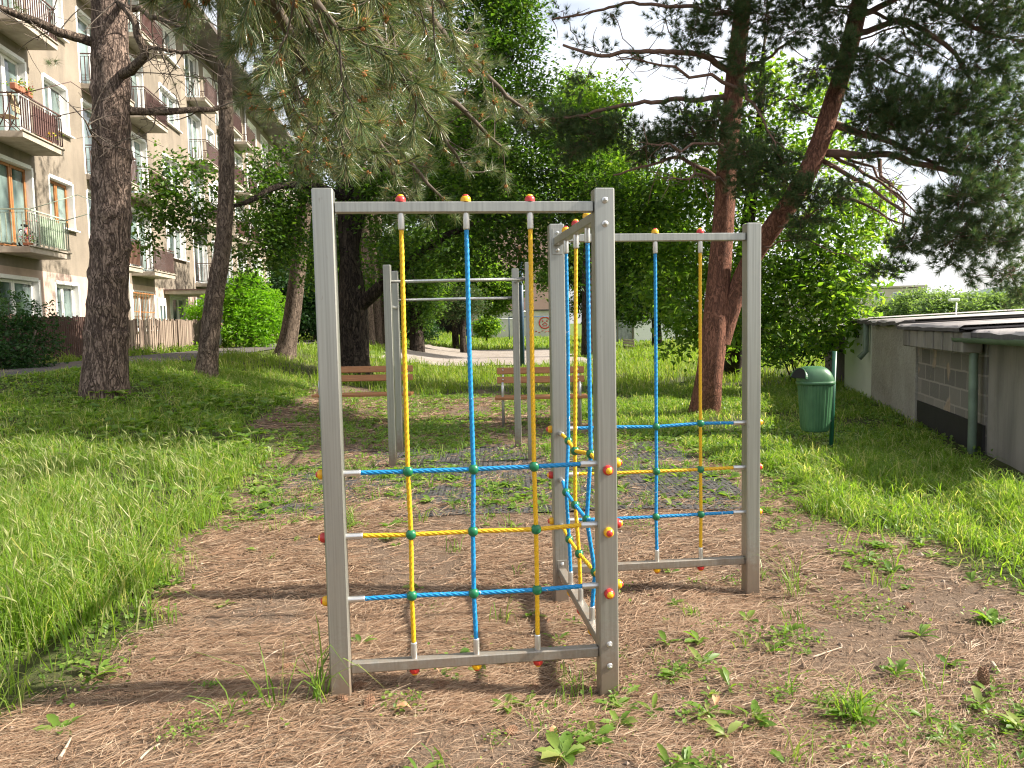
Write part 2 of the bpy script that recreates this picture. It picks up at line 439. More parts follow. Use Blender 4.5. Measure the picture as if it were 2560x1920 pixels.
for p, zt in ((PA, 2.0), (PB, 2.0), (PC, 2.0), (PDD, 2.0)):
    zb = tz(p[0], p[1]) - 0.12
    mb = MB(); mb.bbox(p + EZ * (zt + zb) / 2, (PW, PW, zt - zb), np.array([EX, EY, EZ]), 0, 0.005)
    mb.build('post', M['metal'], frame)
ROPE_PROF = 0.76 + 0.24 * np.abs(np.cos(np.linspace(0, 2 * np.pi, 24, endpoint=False) * 2)) ** .8
def rope(mb, nodes, r=0.0093):
    nodes = np.asarray(nodes, float)
    L = np.r_[0, np.cumsum(np.linalg.norm(np.diff(nodes, axis=0), axis=1))]
    # smooth through the nodes
    tt = np.arange(0, L[-1] + 1e-6, 0.007)
    pts = np.stack([np.interp(tt, L, nodes[:, k]) for k in range(3)], 1)
    k = np.hanning(9); k /= k.sum()
    for c in range(3):
        e = np.r_[[pts[0, c]] * 4, pts[:, c], [pts[-1, c]] * 4]; pts[:, c] = np.convolve(e, k, 'valid')
    mb.tube(pts, r * 1.04, 24, 0, True, True, ROPE_PROF, twist=2 * np.pi / 0.10)
def panel(p0, p1, ex, ey, z_top, z_bot, zr, v_red, blue_v, blue_h, side):
    """p0,p1 post centres; side: wobble strength"""
    L = np.linalg.norm((p1 - p0)[:2]); ex = nrm((p1 - p0) * [1, 1, 0])
    AX = np.array([ex, np.cross(EZ, ex), EZ])
    n0 = p0 + ex * PW / 2; n1 = p1 - ex * PW / 2; clear = np.linalg.norm(n1 - n0)
    for z in (z_top, z_bot):
        mb = MB(); mb.bbox((n0 + n1) / 2 + EZ * z, (clear - 0.002, 0.042, 0.042), AX, 0, 0.004)
        mb.build('rail', M['metal'], frame)
    wob = lambda s=1.0: rngF.normal(0, 0.004, 3) * s * np.array([1, 1, 1])
    node = {}
    for i in range(3):
        for j in range(3):
            node[i, j] = n0 + ex * clear * (0.25 + 0.25 * i) + EZ * (zr[j] - 0.006 * (j == 1)) + wob(side) * 1.3
    for i in range(3):
        x0 = n0 + ex * clear * (0.25 + 0.25 * i)
        a, b = x0 + EZ * (z_bot + 0.021), x0 + EZ * (z_top - 0.021)
        blue = blue_v[i]
        mb = MB(); rope(mb, [a + EZ * .05, node[i, 2], node[i, 1], node[i, 0], (node[i, 0] + b) / 2 + wob(.5), b - EZ * .05])
        r = tag(mb.build('rope', M['rope_blue' if blue else 'rope_yellow'], frame), label='blue rope' if blue else 'yellow rope')
        for q, ax in ((a, EZ), (b, -EZ)):
            m2 = MB(); m2.lathe(q, ax, [(0.0128, 0), (0.0128, 0.060), (0.0118, 0.0645), (0.0095, 0.065)], 18)
            m2.build('ferrule', M['sleeve'], r)
        for q, ax in ((x0 + EZ * (z_top + .021), EZ), (x0 + EZ * (z_bot - .021), -EZ)):
            m2 = MB(); cap_mesh(m2, q, ax, not blue); tag(m2.build('end_cap', [M['cap_red'], M['cap_yellow']], r), label='yellow cap with red centre' if blue else 'red cap with yellow centre')
    for j in range(3):
        blue = blue_h[j]
        a, b = n0 + EZ * zr[j], n1 + EZ * zr[j]
        mb = MB(); rope(mb, [a + ex * .05, a + ex * .07, node[0, j], node[1, j], node[2, j], b - ex * .07, b - ex * .05])
        r = tag(mb.build('rope', M['rope_blue' if blue else 'rope_yellow'], frame), label='blue rope' if blue else 'yellow rope')
        for q, ax in ((a, ex), (b, -ex)):
            m2 = MB(); m2.lathe(q, ax, [(0.0128, 0), (0.0128, 0.060), (0.0118, 0.0645), (0.0095, 0.065)], 18)
            m2.build('ferrule', M['sleeve'], r)
        for q, ax in ((p0 - ex * PW / 2 + EZ * zr[j], -ex), (p1 + ex * PW / 2 + EZ * zr[j], ex)):
            m2 = MB(); cap_mesh(m2, q, ax, not blue); m2.build('end_cap', [M['cap_red'], M['cap_yellow']], r)
        for i in range(3):
            c = node[i, j]; m2 = MB()
            SB = 1.22; prof = [(0.0, -0.0165)] + [(0.0178 * math.cos(t) ** 0.8, 0.0165 * math.sin(t)) for t in np.linspace(-1.4, -0.08, 7)] + [(0.0168, 0)] + \
                   [(0.0178 * math.cos(t) ** 0.8, 0.0165 * math.sin(t)) for t in np.linspace(0.08, 1.4, 7)] + [(0.0, 0.0165)]
            m2.lathe(c, np.cross(ex, EZ), [(q_ * SB, w_ * SB) for q_, w_ in prof], 20); m2.build('rope_connector', M['ball_green'], frame)
panel(PA, PB, EX, EY, 1.930, 0.112, (0.898, 0.645, 0.389), None, (0, 1, 0), (1, 0, 1), 0.6)
panel(PC, PDD, EX, EY, 1.927, 0.106, (0.894, 0.640, 0.383), None, (0, 1, 0), (1, 0, 1), 0.6)
panel(PB, PC, EX, EY, 1.905, 0.105, (0.876, 0.621, 0.366), None, (1, 0, 1), (0, 1, 0), 3.0)
for post, sgn in ((PC, -1), (PB, 1)):
    ny = nrm((PC - PB) * [1, 1, 0])
    for zc in (1.905, 0.105):
        mb = MB(); mb.bbox(post + sgn * ny * (PW / 2 + 0.0025) + EZ * zc, (0.052, 0.005, 0.135), np.array([np.cross(ny, EZ), ny, EZ]), 0, 0.002)
        mb.build('mounting_plate', M['metal'], frame)
        for dz in (-0.046, 0.046):
            mb = MB(); bolt_mesh(mb, post + sgn * ny * (PW / 2 + 0.005) + EZ * (zc + dz), sgn * ny, .8); mb.build('bolt', M['sleeve'], frame)
            mb = MB(); bolt_mesh(mb, post - sgn * ny * (PW / 2) + EZ * (zc + dz), -sgn * ny); mb.build('bolt', M['sleeve'], frame)

# ------------------------------------------------------------------ pull-up bar station
b1, b2, b3, b4 = P(983, 1158, 8.36), P(1330, 1152, 8.36), P(1000, 1122, 9.30), P(1296, 1122, 9.30)
bars = thing('pull_up_bars', 'square grey metal pull-up station with four posts and steel bars', 'pull-up bars', ((b1 + b2 + b3 + b4) / 4 * [1, 1, 0]))
for q in (b1, b2, b3, b4):
    zb = tz(q[0], q[1]) - 0.1
    mb = MB(); mb.bbox((q[0], q[1], (2.12 + zb) / 2), (PW, PW, 2.12 - zb), None, 0, 0.005); mb.build('post', M['metal'], bars)
def bar(a, b, z):
    a = np.array([a[0], a[1], z]); b = np.array([b[0], b[1], z]); d = nrm(b - a)
    mb = MB(); mb.tube([a + d * .04, b - d * .04], 0.017, 14, 0, True); mb.build('bar', M['tube_metal'], bars)
bar(b1, b2, 1.945); bar(b3, b4, 1.78); bar(b1, b3, 1.69); bar(b2, b4, 1.965)

# ------------------------------------------------------------------ rubber ring mat
t = NT('black_rubber'); a = t.noise(t.pos(), 14, 4, 0.7)
t.p(Base_Color=t.ramp(a, [(0.35, (0.025, 0.025, 0.027)), (0.7, (0.10, 0.092, 0.085))]), Roughness=0.7); M['rubber'] = t.m
def rubber_mat(x0, x1, y0, y1, ang):
    cs = 0.052; w = 0.011
    gx_, gy_ = np.meshgrid(np.arange(x0, x1, cs), np.arange(y0, y1, cs)); cx_, cy_ = gx_.ravel() + cs / 2, gy_.ravel() + cs / 2
    a8 = np.arange(8) * np.pi / 4 + np.pi / 8
    out = np.stack([np.clip(np.cos(a8) * 2, -1, 1), np.clip(np.sin(a8) * 2, -1, 1)], 1) * cs * 0.5 * np.array([1, 1])
    inn = np.stack([np.cos(a8), np.sin(a8)], 1) * (cs * 0.5 - w) * 1.02
    top = np.concatenate([out, inn], 0)
    ca, sa = math.cos(ang), math.sin(ang)
    n = len(cx_)
    vx = cx_[:, None] + top[None, :, 0]; vy = cy_[:, None] + top[None, :, 1]
    rx = ca * (vx) - sa * (vy - y0); ry = y0 + sa * vx + ca * (vy - y0)
    rel = 0.045 * (fbm(rx * 1.1, ry * 1.1, 41, 4) - 0.47) + 0.006
    zt = terr(rx, ry) + rel
    zb = zt[:, 8:] - 0.02
    V = np.concatenate([np.stack([rx, ry, zt], -1), np.stack([rx[:, 8:], ry[:, 8:], zb], -1)], 1)     # n x 24
    k = np.arange(8); k1 = (k + 1) % 8
    f1 = np.stack([k, k1, 8 + k1, 8 + k], 1); f2 = np.stack([8 + k, 8 + k1, 16 + k1, 16 + k], 1)
    F = (np.concatenate([f1, f2])[None] + (np.arange(n) * 24)[:, None, None]).reshape(-1, 4)
    mb = MB(); mb.add(V.reshape(-1, 3), F)
    return mb.build('rubber_mat', M['rubber'])
tag(rubber_mat(-2.25, 1.95, 6.02, 9.6, 0.012), 'worn black honeycomb rubber mat half buried under needles and weeds', 'rubber mat')

# ------------------------------------------------------------------ benches
t = NT('bench_wood'); v = t.co((1, 1, 1)); g = t.noise(t.pos((1.5, 30, 30)), 3, 4, 0.6, 0.6); kn = t.noise(t.pos(), 16, 2)
c = t.ramp(g, [(0.3, (0.26, 0.105, 0.036)), (0.7, (0.42, 0.19, 0.07))])
c = t.mix(t.ramp(kn, [(0.70, (0,) * 3), (0.76, (0.7,) * 3)]), c, (0.13, 0.045, 0.015))
t.p(Base_Color=c, Roughness=0.55); t.bump(g, 0.2, 0.003); M['bench_wood'] = t.m
def bench(label, pL, pR, depth_dir=1):
    a, b = np.array(pL), np.array(pR)
    ex = nrm((b - a) * [1, 1, 0]); ey = np.cross(EZ, ex); L = np.linalg.norm((b - a)[:2])
    o = thing('park_bench', label, 'bench', tuple((a + b) / 2), 'wooden benches with tubular steel legs')
    A = np.array([ex, ey, EZ]); mid = (a + b) / 2; z0 = min(a[2], b[2])
    def Q(u, v, w): return a + ex * u + ey * v + EZ * (w + (z0 - a[2]) * 0 + (b[2] - a[2]) * u / L)
    # ey points away from the camera: v=0 front leg
    for k, (v, w, tilt) in enumerate(((0.36, 0.665, 0.22), (0.395, 0.80, 0.22))):
        c = (Q(-.02, v, w) + Q(L + .02, v, w)) / 2; up = nrm(EZ * math.cos(tilt) + ey * math.sin(tilt)); fw = np.cross(ex, up)
        mb = MB(); mb.bbox(c, (L + .06, 0.034, 0.098), np.array([ex, -fw * -1, up]), 0, 0.006); mb.build('back_slat', M['bench_wood'], o)
    for v in (-0.02, 0.105, 0.23):
        mb = MB(); c = (Q(0, v, 0.43) + Q(L, v, 0.43)) / 2
        mb.bbox(c, (L + .10, 0.105, 0.040), A, 0, 0.006); mb.build('seat_slat', M['bench_wood'], o)
    for u in (0.06, L - 0.06):
        mb = MB(); pts = [Q(u, 0.02, -.03), Q(u, 0.0, .30), Q(u, -.005, .50)]
        for t_ in np.linspace(0, np.pi, 9): pts.append(Q(u, 0.085 - 0.09 * math.cos(t_), 0.55 + 0.085 * math.sin(t_)))
        pts += [Q(u, 0.18, 0.42), Q(u, 0.20, 0.2), Q(u, 0.21, -.03)]
        mb.tube(pts, 0.019, 10); mb.build('leg', M['tube_metal'], o)
        mb = MB(); mb.tube([Q(u, 0.02, .395), Q(u, 0.27, .395), Q(u, 0.33, .5), Q(u, 0.385, .70), Q(u, 0.425, .85)], 0.017, 8); mb.tube([Q(u, .27, .395), Q(u, .33, .2), Q(u, .36, -.03)], 0.017, 8)
        mb.build('back_support', M['tube_metal'], o)
        mb = MB()
        for v, w in ((0.335, 0.67), (0.37, 0.81)): mb.lathe(Q(u, v, w), -ey, [(0.012, 0), (0.011, .006), (0.0, 0.009)], 10)
        mb.build('bolt', M['sleeve'], o)
    return o
def bench_at(px0, px1, pyb, Yd):
    a = P(px0, pyb, Yd); b = P(px1, pyb - (px1 - px0) * -0.0, Yd - 0.02)
    a[2] = tz(a[0], a[1]); b[2] = tz(b[0], b[1]); return a, b
bench('orange-brown slatted bench in front of the gnarled dark tree trunk', *bench_at(792, 1022, 1058, 11.9))
bench('orange-brown slatted bench behind the right legs of the pull-up bars', *bench_at(1248, 1462, 1067, 11.3))

# ------------------------------------------------------------------ litter bin on a post
t = NT('green_bin_plastic'); a = t.noise(t.pos((1, 1, 0.5)), 9, 4, 0.6)
t.p(Base_Color=t.ramp(a, [(0.35, (0.035, 0.105, 0.045)), (0.7, (0.062, 0.155, 0.07))]), Roughness=0.38); M['bin'] = t.m
M['dark'] = plain('dark_opening', (0.008, 0.009, 0.008), 0.9)  # near-black face stands in for the shade inside the bin mouth
M['post_green'] = plain('green_post_paint', (0.012, 0.085, 0.045), 0.4)
pb = P(2076, 1128, 8.6); pb[2] = tz(pb[0], pb[1])
bn = thing('litter_bin', 'green ribbed plastic litter bin with hooded lid on a thin green post', 'litter bin', pb)
mb = MB(); mb.tube([pb - EZ * .2, pb + [0.035, 0, 1.13]], 0.024, 12); mb.build('post', M['post_green'], bn)
bc = P(2037, 1078, 8.50)                                   # bottom centre of the body
def ring(rx, ry, z, n=64, rib=0.0, sq=3.0):
    a = np.linspace(0, 2 * np.pi, n, endpoint=False); ca, sa = np.cos(a), np.sin(a)
    k = (np.abs(ca) ** sq + np.abs(sa) ** sq) ** (-1 / sq) * (1 + rib * (np.arange(n) % 2 - .5))
    return np.stack([bc[0] + rx * ca * k, bc[1] + ry * sa * k, np.full(n, z)], 1)
def loft(mb, rings, mat=0, smooth=True, cap0=True, cap1=True):
    n = len(rings[0]); m = len(rings)
    i = np.arange(m - 1)[:, None]; j = np.arange(n)[None, :]; k = (j + 1) % n
    F = np.stack([i * n + j, i * n + k, (i + 1) * n + k, (i + 1) * n + j], -1).reshape(-1, 4)
    b0 = mb.n; mb.add(np.concatenate(rings), F, mat, smooth)
    if cap0: mb.f.append((np.arange(n)[::-1][None] + b0, mat, False))
    if cap1: mb.f.append((np.arange(n)[None] + b0 + (m - 1) * n, mat, False))
z0 = bc[2]
mb = MB()
loft(mb, [ring(.115, .10, z0), ring(.135, .118, z0 + .012), ring(.142, .124, z0 + .05, rib=.03), ring(.172, .15, z0 + .50, rib=.03), ring(.175, .152, z0 + .52)], smooth=False)
mb.build('bin_body', M['bin'], bn)
mb = MB(); loft(mb, [ring(.186, .163, z0 + .515), ring(.192, .168, z0 + .522), ring(.192, .168, z0 + .545), ring(.186, .162, z0 + .552)]); mb.build('rim', M['bin'], bn)
hood = []
for tt in np.linspace(0, 1, 9):
    a = tt * np.pi / 2
    q = ring(.183 * math.cos(a) ** .55 + .002, .158 * math.cos(a) ** .55 + .002, z0 + .55 + .165 * math.sin(a))
    q[:, 0] += -0.030 * math.sin(a); hood.append(q)
mb = MB(); loft(mb, hood, cap0=False); mb.build('lid', M['bin'], bn)
op = []
for tt in np.linspace(0, 1, 6):                                 # mouth of the hood, on its left side
    a = (tt - .5) * 2
    op.append([bc[0] - .165 + 0.03 * 0, bc[1] + .13 * a, 0])
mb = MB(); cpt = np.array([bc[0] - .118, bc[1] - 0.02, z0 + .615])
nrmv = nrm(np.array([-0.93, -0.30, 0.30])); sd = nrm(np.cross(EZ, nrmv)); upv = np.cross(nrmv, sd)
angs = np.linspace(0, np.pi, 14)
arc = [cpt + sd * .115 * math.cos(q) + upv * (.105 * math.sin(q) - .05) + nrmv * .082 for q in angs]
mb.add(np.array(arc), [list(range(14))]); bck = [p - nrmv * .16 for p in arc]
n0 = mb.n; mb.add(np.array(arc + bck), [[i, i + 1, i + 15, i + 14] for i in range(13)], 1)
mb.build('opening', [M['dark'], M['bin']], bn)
mb = MB(); arc2 = [cpt + sd * .121 * math.cos(q) + upv * (.111 * math.sin(q) - .05) + nrmv * .082 for q in np.linspace(0, np.pi, 18)]
mb.tube(arc2, 0.006, 6); mb.build('opening_rim', M['bin'], bn)
mb = MB(); mb.tube([[pb[0] + .01, pb[1], z0 + .10], [bc[0] + .12, bc[1], z0 + .10]], 0.012, 8); mb.tube([[pb[0] + .02, pb[1], z0 + .47], [bc[0] + .15, bc[1], z0 + .47]], 0.012, 8); mb.build('bracket', M['sleeve'], bn)

# ------------------------------------------------------------------ plant building blocks
def rand_dirs(rng, n):
    return nrm(rng.normal(size=(n, 3)))
def add_leaves(mb, C, rng, L, asp=0.5, up=0.7, droop=0.3, fold=0.10, mat=0):
    """diamond leaves, each its own island, folded on the midrib"""
    n = len(C)
    L = np.broadcast_to(L, (n,)) * rng.uniform(0.6, 1.25, n)
    d = rand_dirs(rng, n); d[:, 2] = d[:, 2] * 0.6 - droop; d = nrm(d)
    nn = rand_dirs(rng, n) * (1 - up) + np.array([0, 0, up]); nn = nn - d * np.sum(nn * d, 1, keepdims=True); nn = nrm(nn)
    s = np.cross(d, nn); W = (L * asp / 2)[:, None]; Lc = L[:, None]
    v0 = C; v2 = C + d * Lc; m = C + d * Lc * 0.45
    v1 = m + s * W + nn * Lc * fold; v3 = m - s * W + nn * Lc * fold
    V = np.stack([v0, v1, v2, v3], 1).reshape(-1, 3)
    k = np.arange(n)[:, None] * 4
    F = np.concatenate([k + [0, 1, 2], k + [0, 2, 3]], 0)
    mb.add(V, F, mat)
def add_needles(mb, B, D, rng, K, L, w, spread=0.9, mat=0, curve=False, back=0.3):
    """K needles per shoot: B shoot tips, D shoot directions"""
    n = len(B); N = n * K
    Bx = np.repeat(B, K, 0); Dx = np.repeat(D, K, 0)
    Ls = np.repeat(np.broadcast_to(L, (n,)), K) * rng.uniform(0.75, 1.15, N)
    perp = rand_dirs(rng, N); perp = nrm(perp - Dx * np.sum(perp * Dx, 1, keepdims=True))
    a = rng.uniform(0.15, 1.0, N) * spread * 1.25
    d = nrm(Dx * np.cos(a)[:, None] + perp * np.sin(a)[:, None])
    o = Bx - Dx * (rng.uniform(0, 1, N) * back * Ls)[:, None]
    s = nrm(np.cross(d, rand_dirs(rng, N))) * (w / 2)
    if not curve:
        V = np.stack([o - s, o + s, o + d * Ls[:, None]], 1).reshape(-1, 3)
        mb.add(V, np.arange(N * 3).reshape(-1, 3), mat)
    else:
        g = np.array([0, 0, -0.05])
        m = o + d * (Ls * .55)[:, None]; tip = o + nrm(d + g + rng.normal(0, .05, (N, 3))) * Ls[:, None]
        V = np.stack([o - s, o + s, m + s * .95, m - s * .95, tip + s * .25, tip - s * .25], 1).reshape(-1, 3)
        k = np.arange(N)[:, None] * 6
        mb.add(V, np.concatenate([k + [0, 1, 2, 3], k + [3, 2, 4, 5]]), mat)
def bez(p0, p1, p2, n=10):
    t = np.linspace(0, 1, n)[:, None]
    return (1 - t) ** 2 * p0 + 2 * t * (1 - t) * p1 + t * t * p2
def wiggle(pts, rng, amp):
    p = np.array(pts, float); k = rng.normal(0, amp, p.shape); k[0] = 0; k[-1] *= .3
    return p + k
def densify(pts, rad, step):
    pts = np.asarray(pts, float); L = np.r_[0, np.cumsum(np.linalg.norm(np.diff(pts, axis=0), axis=1))]
    rad = np.asarray(rad, float)
    if len(rad) != len(pts): rad = np.interp(np.linspace(0, 1, len(pts)), np.linspace(0, 1, len(rad)), rad)
    t = np.linspace(0, L[-1], max(4, int(L[-1] / step)))
    # smooth interpolation (cubic through the points by repeated corner averaging)
    p = np.stack([np.interp(t, L, pts[:, k]) for k in range(3)], 1); r = np.interp(t, L, rad)
    w = max(3, int(len(t) / len(pts)) | 1); k = np.ones(w) / w; h = w // 2
    for c in range(3):
        e = np.r_[2 * p[0, c] - p[1:h + 1, c][::-1], p[:, c], 2 * p[-1, c] - p[-h - 1:-1, c][::-1]]; p[:, c] = np.convolve(e, k, 'valid')
    return p, r
def trunk_mesh(mb, pts, rad, rng, step=0.12, ns=20, rough=0.05, flare=0.0, knots=None, lobes=0):
    p, r = densify(pts, rad, step)
    n = len(p); a = np.linspace(0, 2 * np.pi, ns, endpoint=False)
    T = nrm(np.gradient(p, axis=0)); u = nrm(np.cross(T, [0.02, 1.0, 0.05])); w = np.cross(T, u)
    hh = np.r_[0, np.cumsum(np.linalg.norm(np.diff(p, axis=0), axis=1))]
    A, H = np.meshgrid(a, hh)
    nz = fbm(np.cos(A) * 2 + 7, np.sin(A) * 2 + H * 1.8, int(rng.integers(999)), 3) - 0.5
    nz2 = fbm(np.cos(A) * 7 + 7, np.sin(A) * 7 + H * 5, int(rng.integers(999)), 2) - 0.5
    rr = r[:, None] * (1 + rough * 2 * nz + rough * nz2)
    if flare: rr = rr * (1 + flare * np.exp(-H / 0.22) * (1 + .5 * np.cos(A * 5 + 1)))
    if lobes: rr = rr * (1 + lobes * np.cos(A * 4 + H * 0.9) * np.cos(A * 7 - H * .6))
    if knots is not None:
        for (z, amp) in knots: rr = rr * (1 + amp * np.exp(-((H - z) / 0.07) ** 2) * (1 + .7 * np.cos(A * 3 + z * 9)))
    V = p[:, None] + rr[..., None] * (np.cos(A)[..., None] * u[:, None] + np.sin(A)[..., None] * w[:, None])
    i = np.arange(n - 1)[:, None]; j = np.arange(ns)[None, :]; k = (j + 1) % ns
    F = np.stack([i * ns + j, i * ns + k, (i + 1) * ns + k, (i + 1) * ns + j], -1).reshape(-1, 4)
    mb.add(V.reshape(-1, 3), F, 0, True)
    return p, r
def blob_tree(trunks, blobs, rng, wood, limb_r=0.05, kind='leaf', leaf=None, per=60, lim_mat=0, twig_r=0.007, sag=0.25, clump=0.16, k_leaf=26, flat=0.75, needle=None, limbs=True):
    """limbs run from the nearest trunk point to each blob of foliage, twigs from there to its clumps"""
    out = {'crown': MB(), 'cones': []}
    tp = np.concatenate([t[0] for t in trunks]); tr = np.concatenate([t[1] for t in trunks])
    rt_ = [float(np.min(np.linalg.norm(tp - np.asarray(bl[0]), axis=1))) for bl in blobs]
    placed = []
    for bi in np.argsort(rt_):
        bl = blobs[bi]
        c, r = np.asarray(bl[0], float), bl[1]; dens = bl[2] if len(bl) > 2 else 1.0
        dv = np.linalg.norm(tp - c, axis=1) + np.maximum(0, tp[:, 2] - c[2] + 0.1 * dv_h(tp, c)) * 1.5
        k = int(np.argmin(dv)); s = tp[k]; bs = dv[k]; rs = tr[k] * .6; dp0 = 0.0
        for (pc, pr, pd) in placed:
            if pd < rt_[bi] - .05:
                q = np.linalg.norm(pc - c) * 1.15 + .1
                if q < bs: bs = q; s = pc; rs = pr; dp0 = pd
        dist = np.linalg.norm(c - s)
        r0 = min(rs, limb_r * (0.55 + 0.35 * rt_[bi]))
        placed.append((c, max(.006, r0 * .62), rt_[bi]))
        if limbs and dist > 0.12:
            mid = (s + c) / 2 + np.array([0, 0, sag * dist * 0.4 + rng.normal(0, .05) * dist]) + rng.normal(0, .05 * dist, 3)
            pts = wiggle(bez(s, mid, c, max(6, int(dist / .2))), rng, 0.022 * dist ** .5)
            q = np.linspace(r0, max(.006, r0 * .6), len(pts))
            wood.tube(pts, q, 7, lim_mat, False)
        n = max(3, int(per * dens * (r / 0.6) ** 2.0))
        d = rand_dirs(rng, n); d[:, 2] *= flat
        q = c + d * (r * rng.uniform(0.25, 1.08, n) ** 0.6)[:, None]
        # twigs
        for t_ in range(0, n):
            if t_ % 2: continue
            a = c + (q[t_] - c) * rng.uniform(0, .35) + rng.normal(0, .05 * r, 3)
            m = (a + q[t_]) / 2 + rng.normal(0, .08 * r, 3)
            wood.tube([a, m, q[t_]], [twig_r, twig_r * .8, twig_r * .45], 3, lim_mat, False)
        if kind == 'leaf':
            kk = k_leaf
            Cn = np.repeat(q, kk, 0) + rng.normal(0, clump, (n * kk, 3)) * [1, 1, .7]
            add_leaves(out['crown'], Cn, rng, leaf[0], leaf[1], leaf[2], leaf[3])
        else:
            D = nrm(d + nrm(c - s + 1e-6)[None] * 0.5 + np.array([0, 0, 0.25]) + rng.normal(0, .25, (n, 3)))
            add_needles(out['crown'], q, D, rng, needle[0], needle[1], needle[2], needle[3])
            # needles also clothe the shoot behind the tip
            add_needles(out['crown'], q - D * needle[1] * .8, D, rng, needle[0] // 2, needle[1] * .9, needle[2], needle[3])
            out['cones'].append(q)
    return out
def dv_h(tp, c):
    return np.hypot(tp[:, 0] - c[0], tp[:, 1] - c[1])
def blob(dx, dy, rd, Yd, dens=1.0, jit=0.0):
    return (PD(dx, dy, Yd), rd * DS / CAM_F * Yd, dens)

M['leaf_dark'] = leafmat('dark_broadleaf', [(0.036, 0.078, 0.014), (0.068, 0.135, 0.02), (0.030, 0.062, 0.016), (0.05, 0.105, 0.016), (0.11, 0.19, 0.03), (0.09, 0.12, 0.03)], 0.48)
M['leaf_bright'] = leafmat('bright_broadleaf', [(0.075, 0.15, 0.022), (0.13, 0.22, 0.032), (0.06, 0.12, 0.024), (0.10, 0.19, 0.026), (0.19, 0.28, 0.05), (0.15, 0.19, 0.05)], 0.56, (2.2, 2.3, .7))
M['leaf_lime'] = leafmat('lime_shrub_leaf', [(0.10, 0.22, 0.012), (0.16, 0.30, 0.018), (0.12, 0.25, 0.015), (0.20, 0.33, 0.03)], 0.5)
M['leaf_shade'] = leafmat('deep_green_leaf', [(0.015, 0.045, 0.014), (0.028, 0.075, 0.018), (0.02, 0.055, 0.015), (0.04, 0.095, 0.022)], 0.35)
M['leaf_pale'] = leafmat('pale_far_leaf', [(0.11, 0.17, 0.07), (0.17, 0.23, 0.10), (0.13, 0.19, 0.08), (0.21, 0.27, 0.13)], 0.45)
M['needle_scots'] = leafmat('blue_green_needles', [(0.045, 0.085, 0.034), (0.080, 0.135, 0.052), (0.058, 0.105, 0.042), (0.17, 0.145, 0.065)], 0.35, (1.3, 1.5, .8))
M['needle_black'] = leafmat('long_pine_needles', [(0.055, 0.105, 0.036), (0.10, 0.165, 0.055), (0.075, 0.13, 0.045), (0.34, 0.29, 0.16), (0.15, 0.20, 0.085)], 0.28, (1.4, 1.4, .8), 0.32, 0.7)
M['pollen'] = plain('orange_pollen_cones', (0.42, 0.16, 0.05), 0.8, var=0.35, scale=40)
M['bark_black'] = barkmat('black_pine_bark', (0.31, 0.225, 0.18), (0.075, 0.052, 0.044), (0.40, 0.335, 0.28), (16, 16, 3.6), 1.0, 0.04)
M['bark_grey'] = barkmat('grey_pine_bark', (0.26, 0.195, 0.15), (0.07, 0.05, 0.04), (0.34, 0.28, 0.21), (20, 20, 6), 1.0, 0.03)
M['bark_red'] = barkmat('red_pine_bark', (0.27, 0.125, 0.082), (0.10, 0.048, 0.034), (0.31, 0.185, 0.14), (15, 15, 5), 0.8, 0.02)
M['bark_dark'] = barkmat('dark_gnarled_bark', (0.085, 0.065, 0.05), (0.02, 0.015, 0.012), (0.13, 0.11, 0.075), (11, 11, 2.5), 1.0, 0.05)
M['twig'] = plain('twig_bark', (0.11, 0.085, 0.065), 0.9, var=0.3, scale=12)
M['limb_red'] = plain('pine_limb_bark', (0.15, 0.085, 0.06), 0.9, var=0.35, scale=14, bump=.6)

def finish_tree(root, wood, wmats, crown, cmat, extra=None):
    wood.build('trunk', wmats, root)
    if crown is not None and crown.n: crown.build('crown', cmat, root)

# ---- double red-barked pine on the right
rng = np.random.default_rng(11)
Yp = 12.2
pt = thing('pine_tree', 'two-stemmed pine with reddish trunks and dark needles right of the climbing frame', 'tree', G(1762, 1036), 'pine trees on the lawn')
wood = MB()
dpx = lambda pts, Yd: np.array([PD(a, b, Yd + dy) for (a, b, dy) in pts])
g0 = G(1762, 1034) + [0, 0, -.1]
t1p = np.vstack([g0[None], dpx([(1533, 800, 0), (1547, 700, 0), (1552, 600, 0), (1562, 500, 0), (1567, 400, .05), (1575, 300, .1), (1585, 200, .15), (1594, 100, .2), (1606, 0, .2), (1612, -150, .3), (1600, -400, .4), (1590, -650, .4)], Yp)])
t1 = trunk_mesh(wood, t1p, [.235, .20, .20, .175, .165, .155, .145, .145, .135, .125, .11, .08, .03], rng, .10, 22, .04, .25)
wood2 = MB()
t2p = dpx([(1556, 740, .02), (1585, 645, -.04), (1618, 563, -.2), (1662, 500, -.5), (1722, 418, -.6), (1765, 330, -.6), (1792, 240, -.6), (1822, 150, -.5), (1848, 50, -.5), (1868, -50, -.4), (1890, -250, -.3), (1900, -500, -.2)], Yp)
t2 = trunk_mesh(wood2, t2p, [.155, .145, .14, .142, .14, .135, .13, .125, .12, .10, .07, .03], rng, .10, 20, .04)
B = []
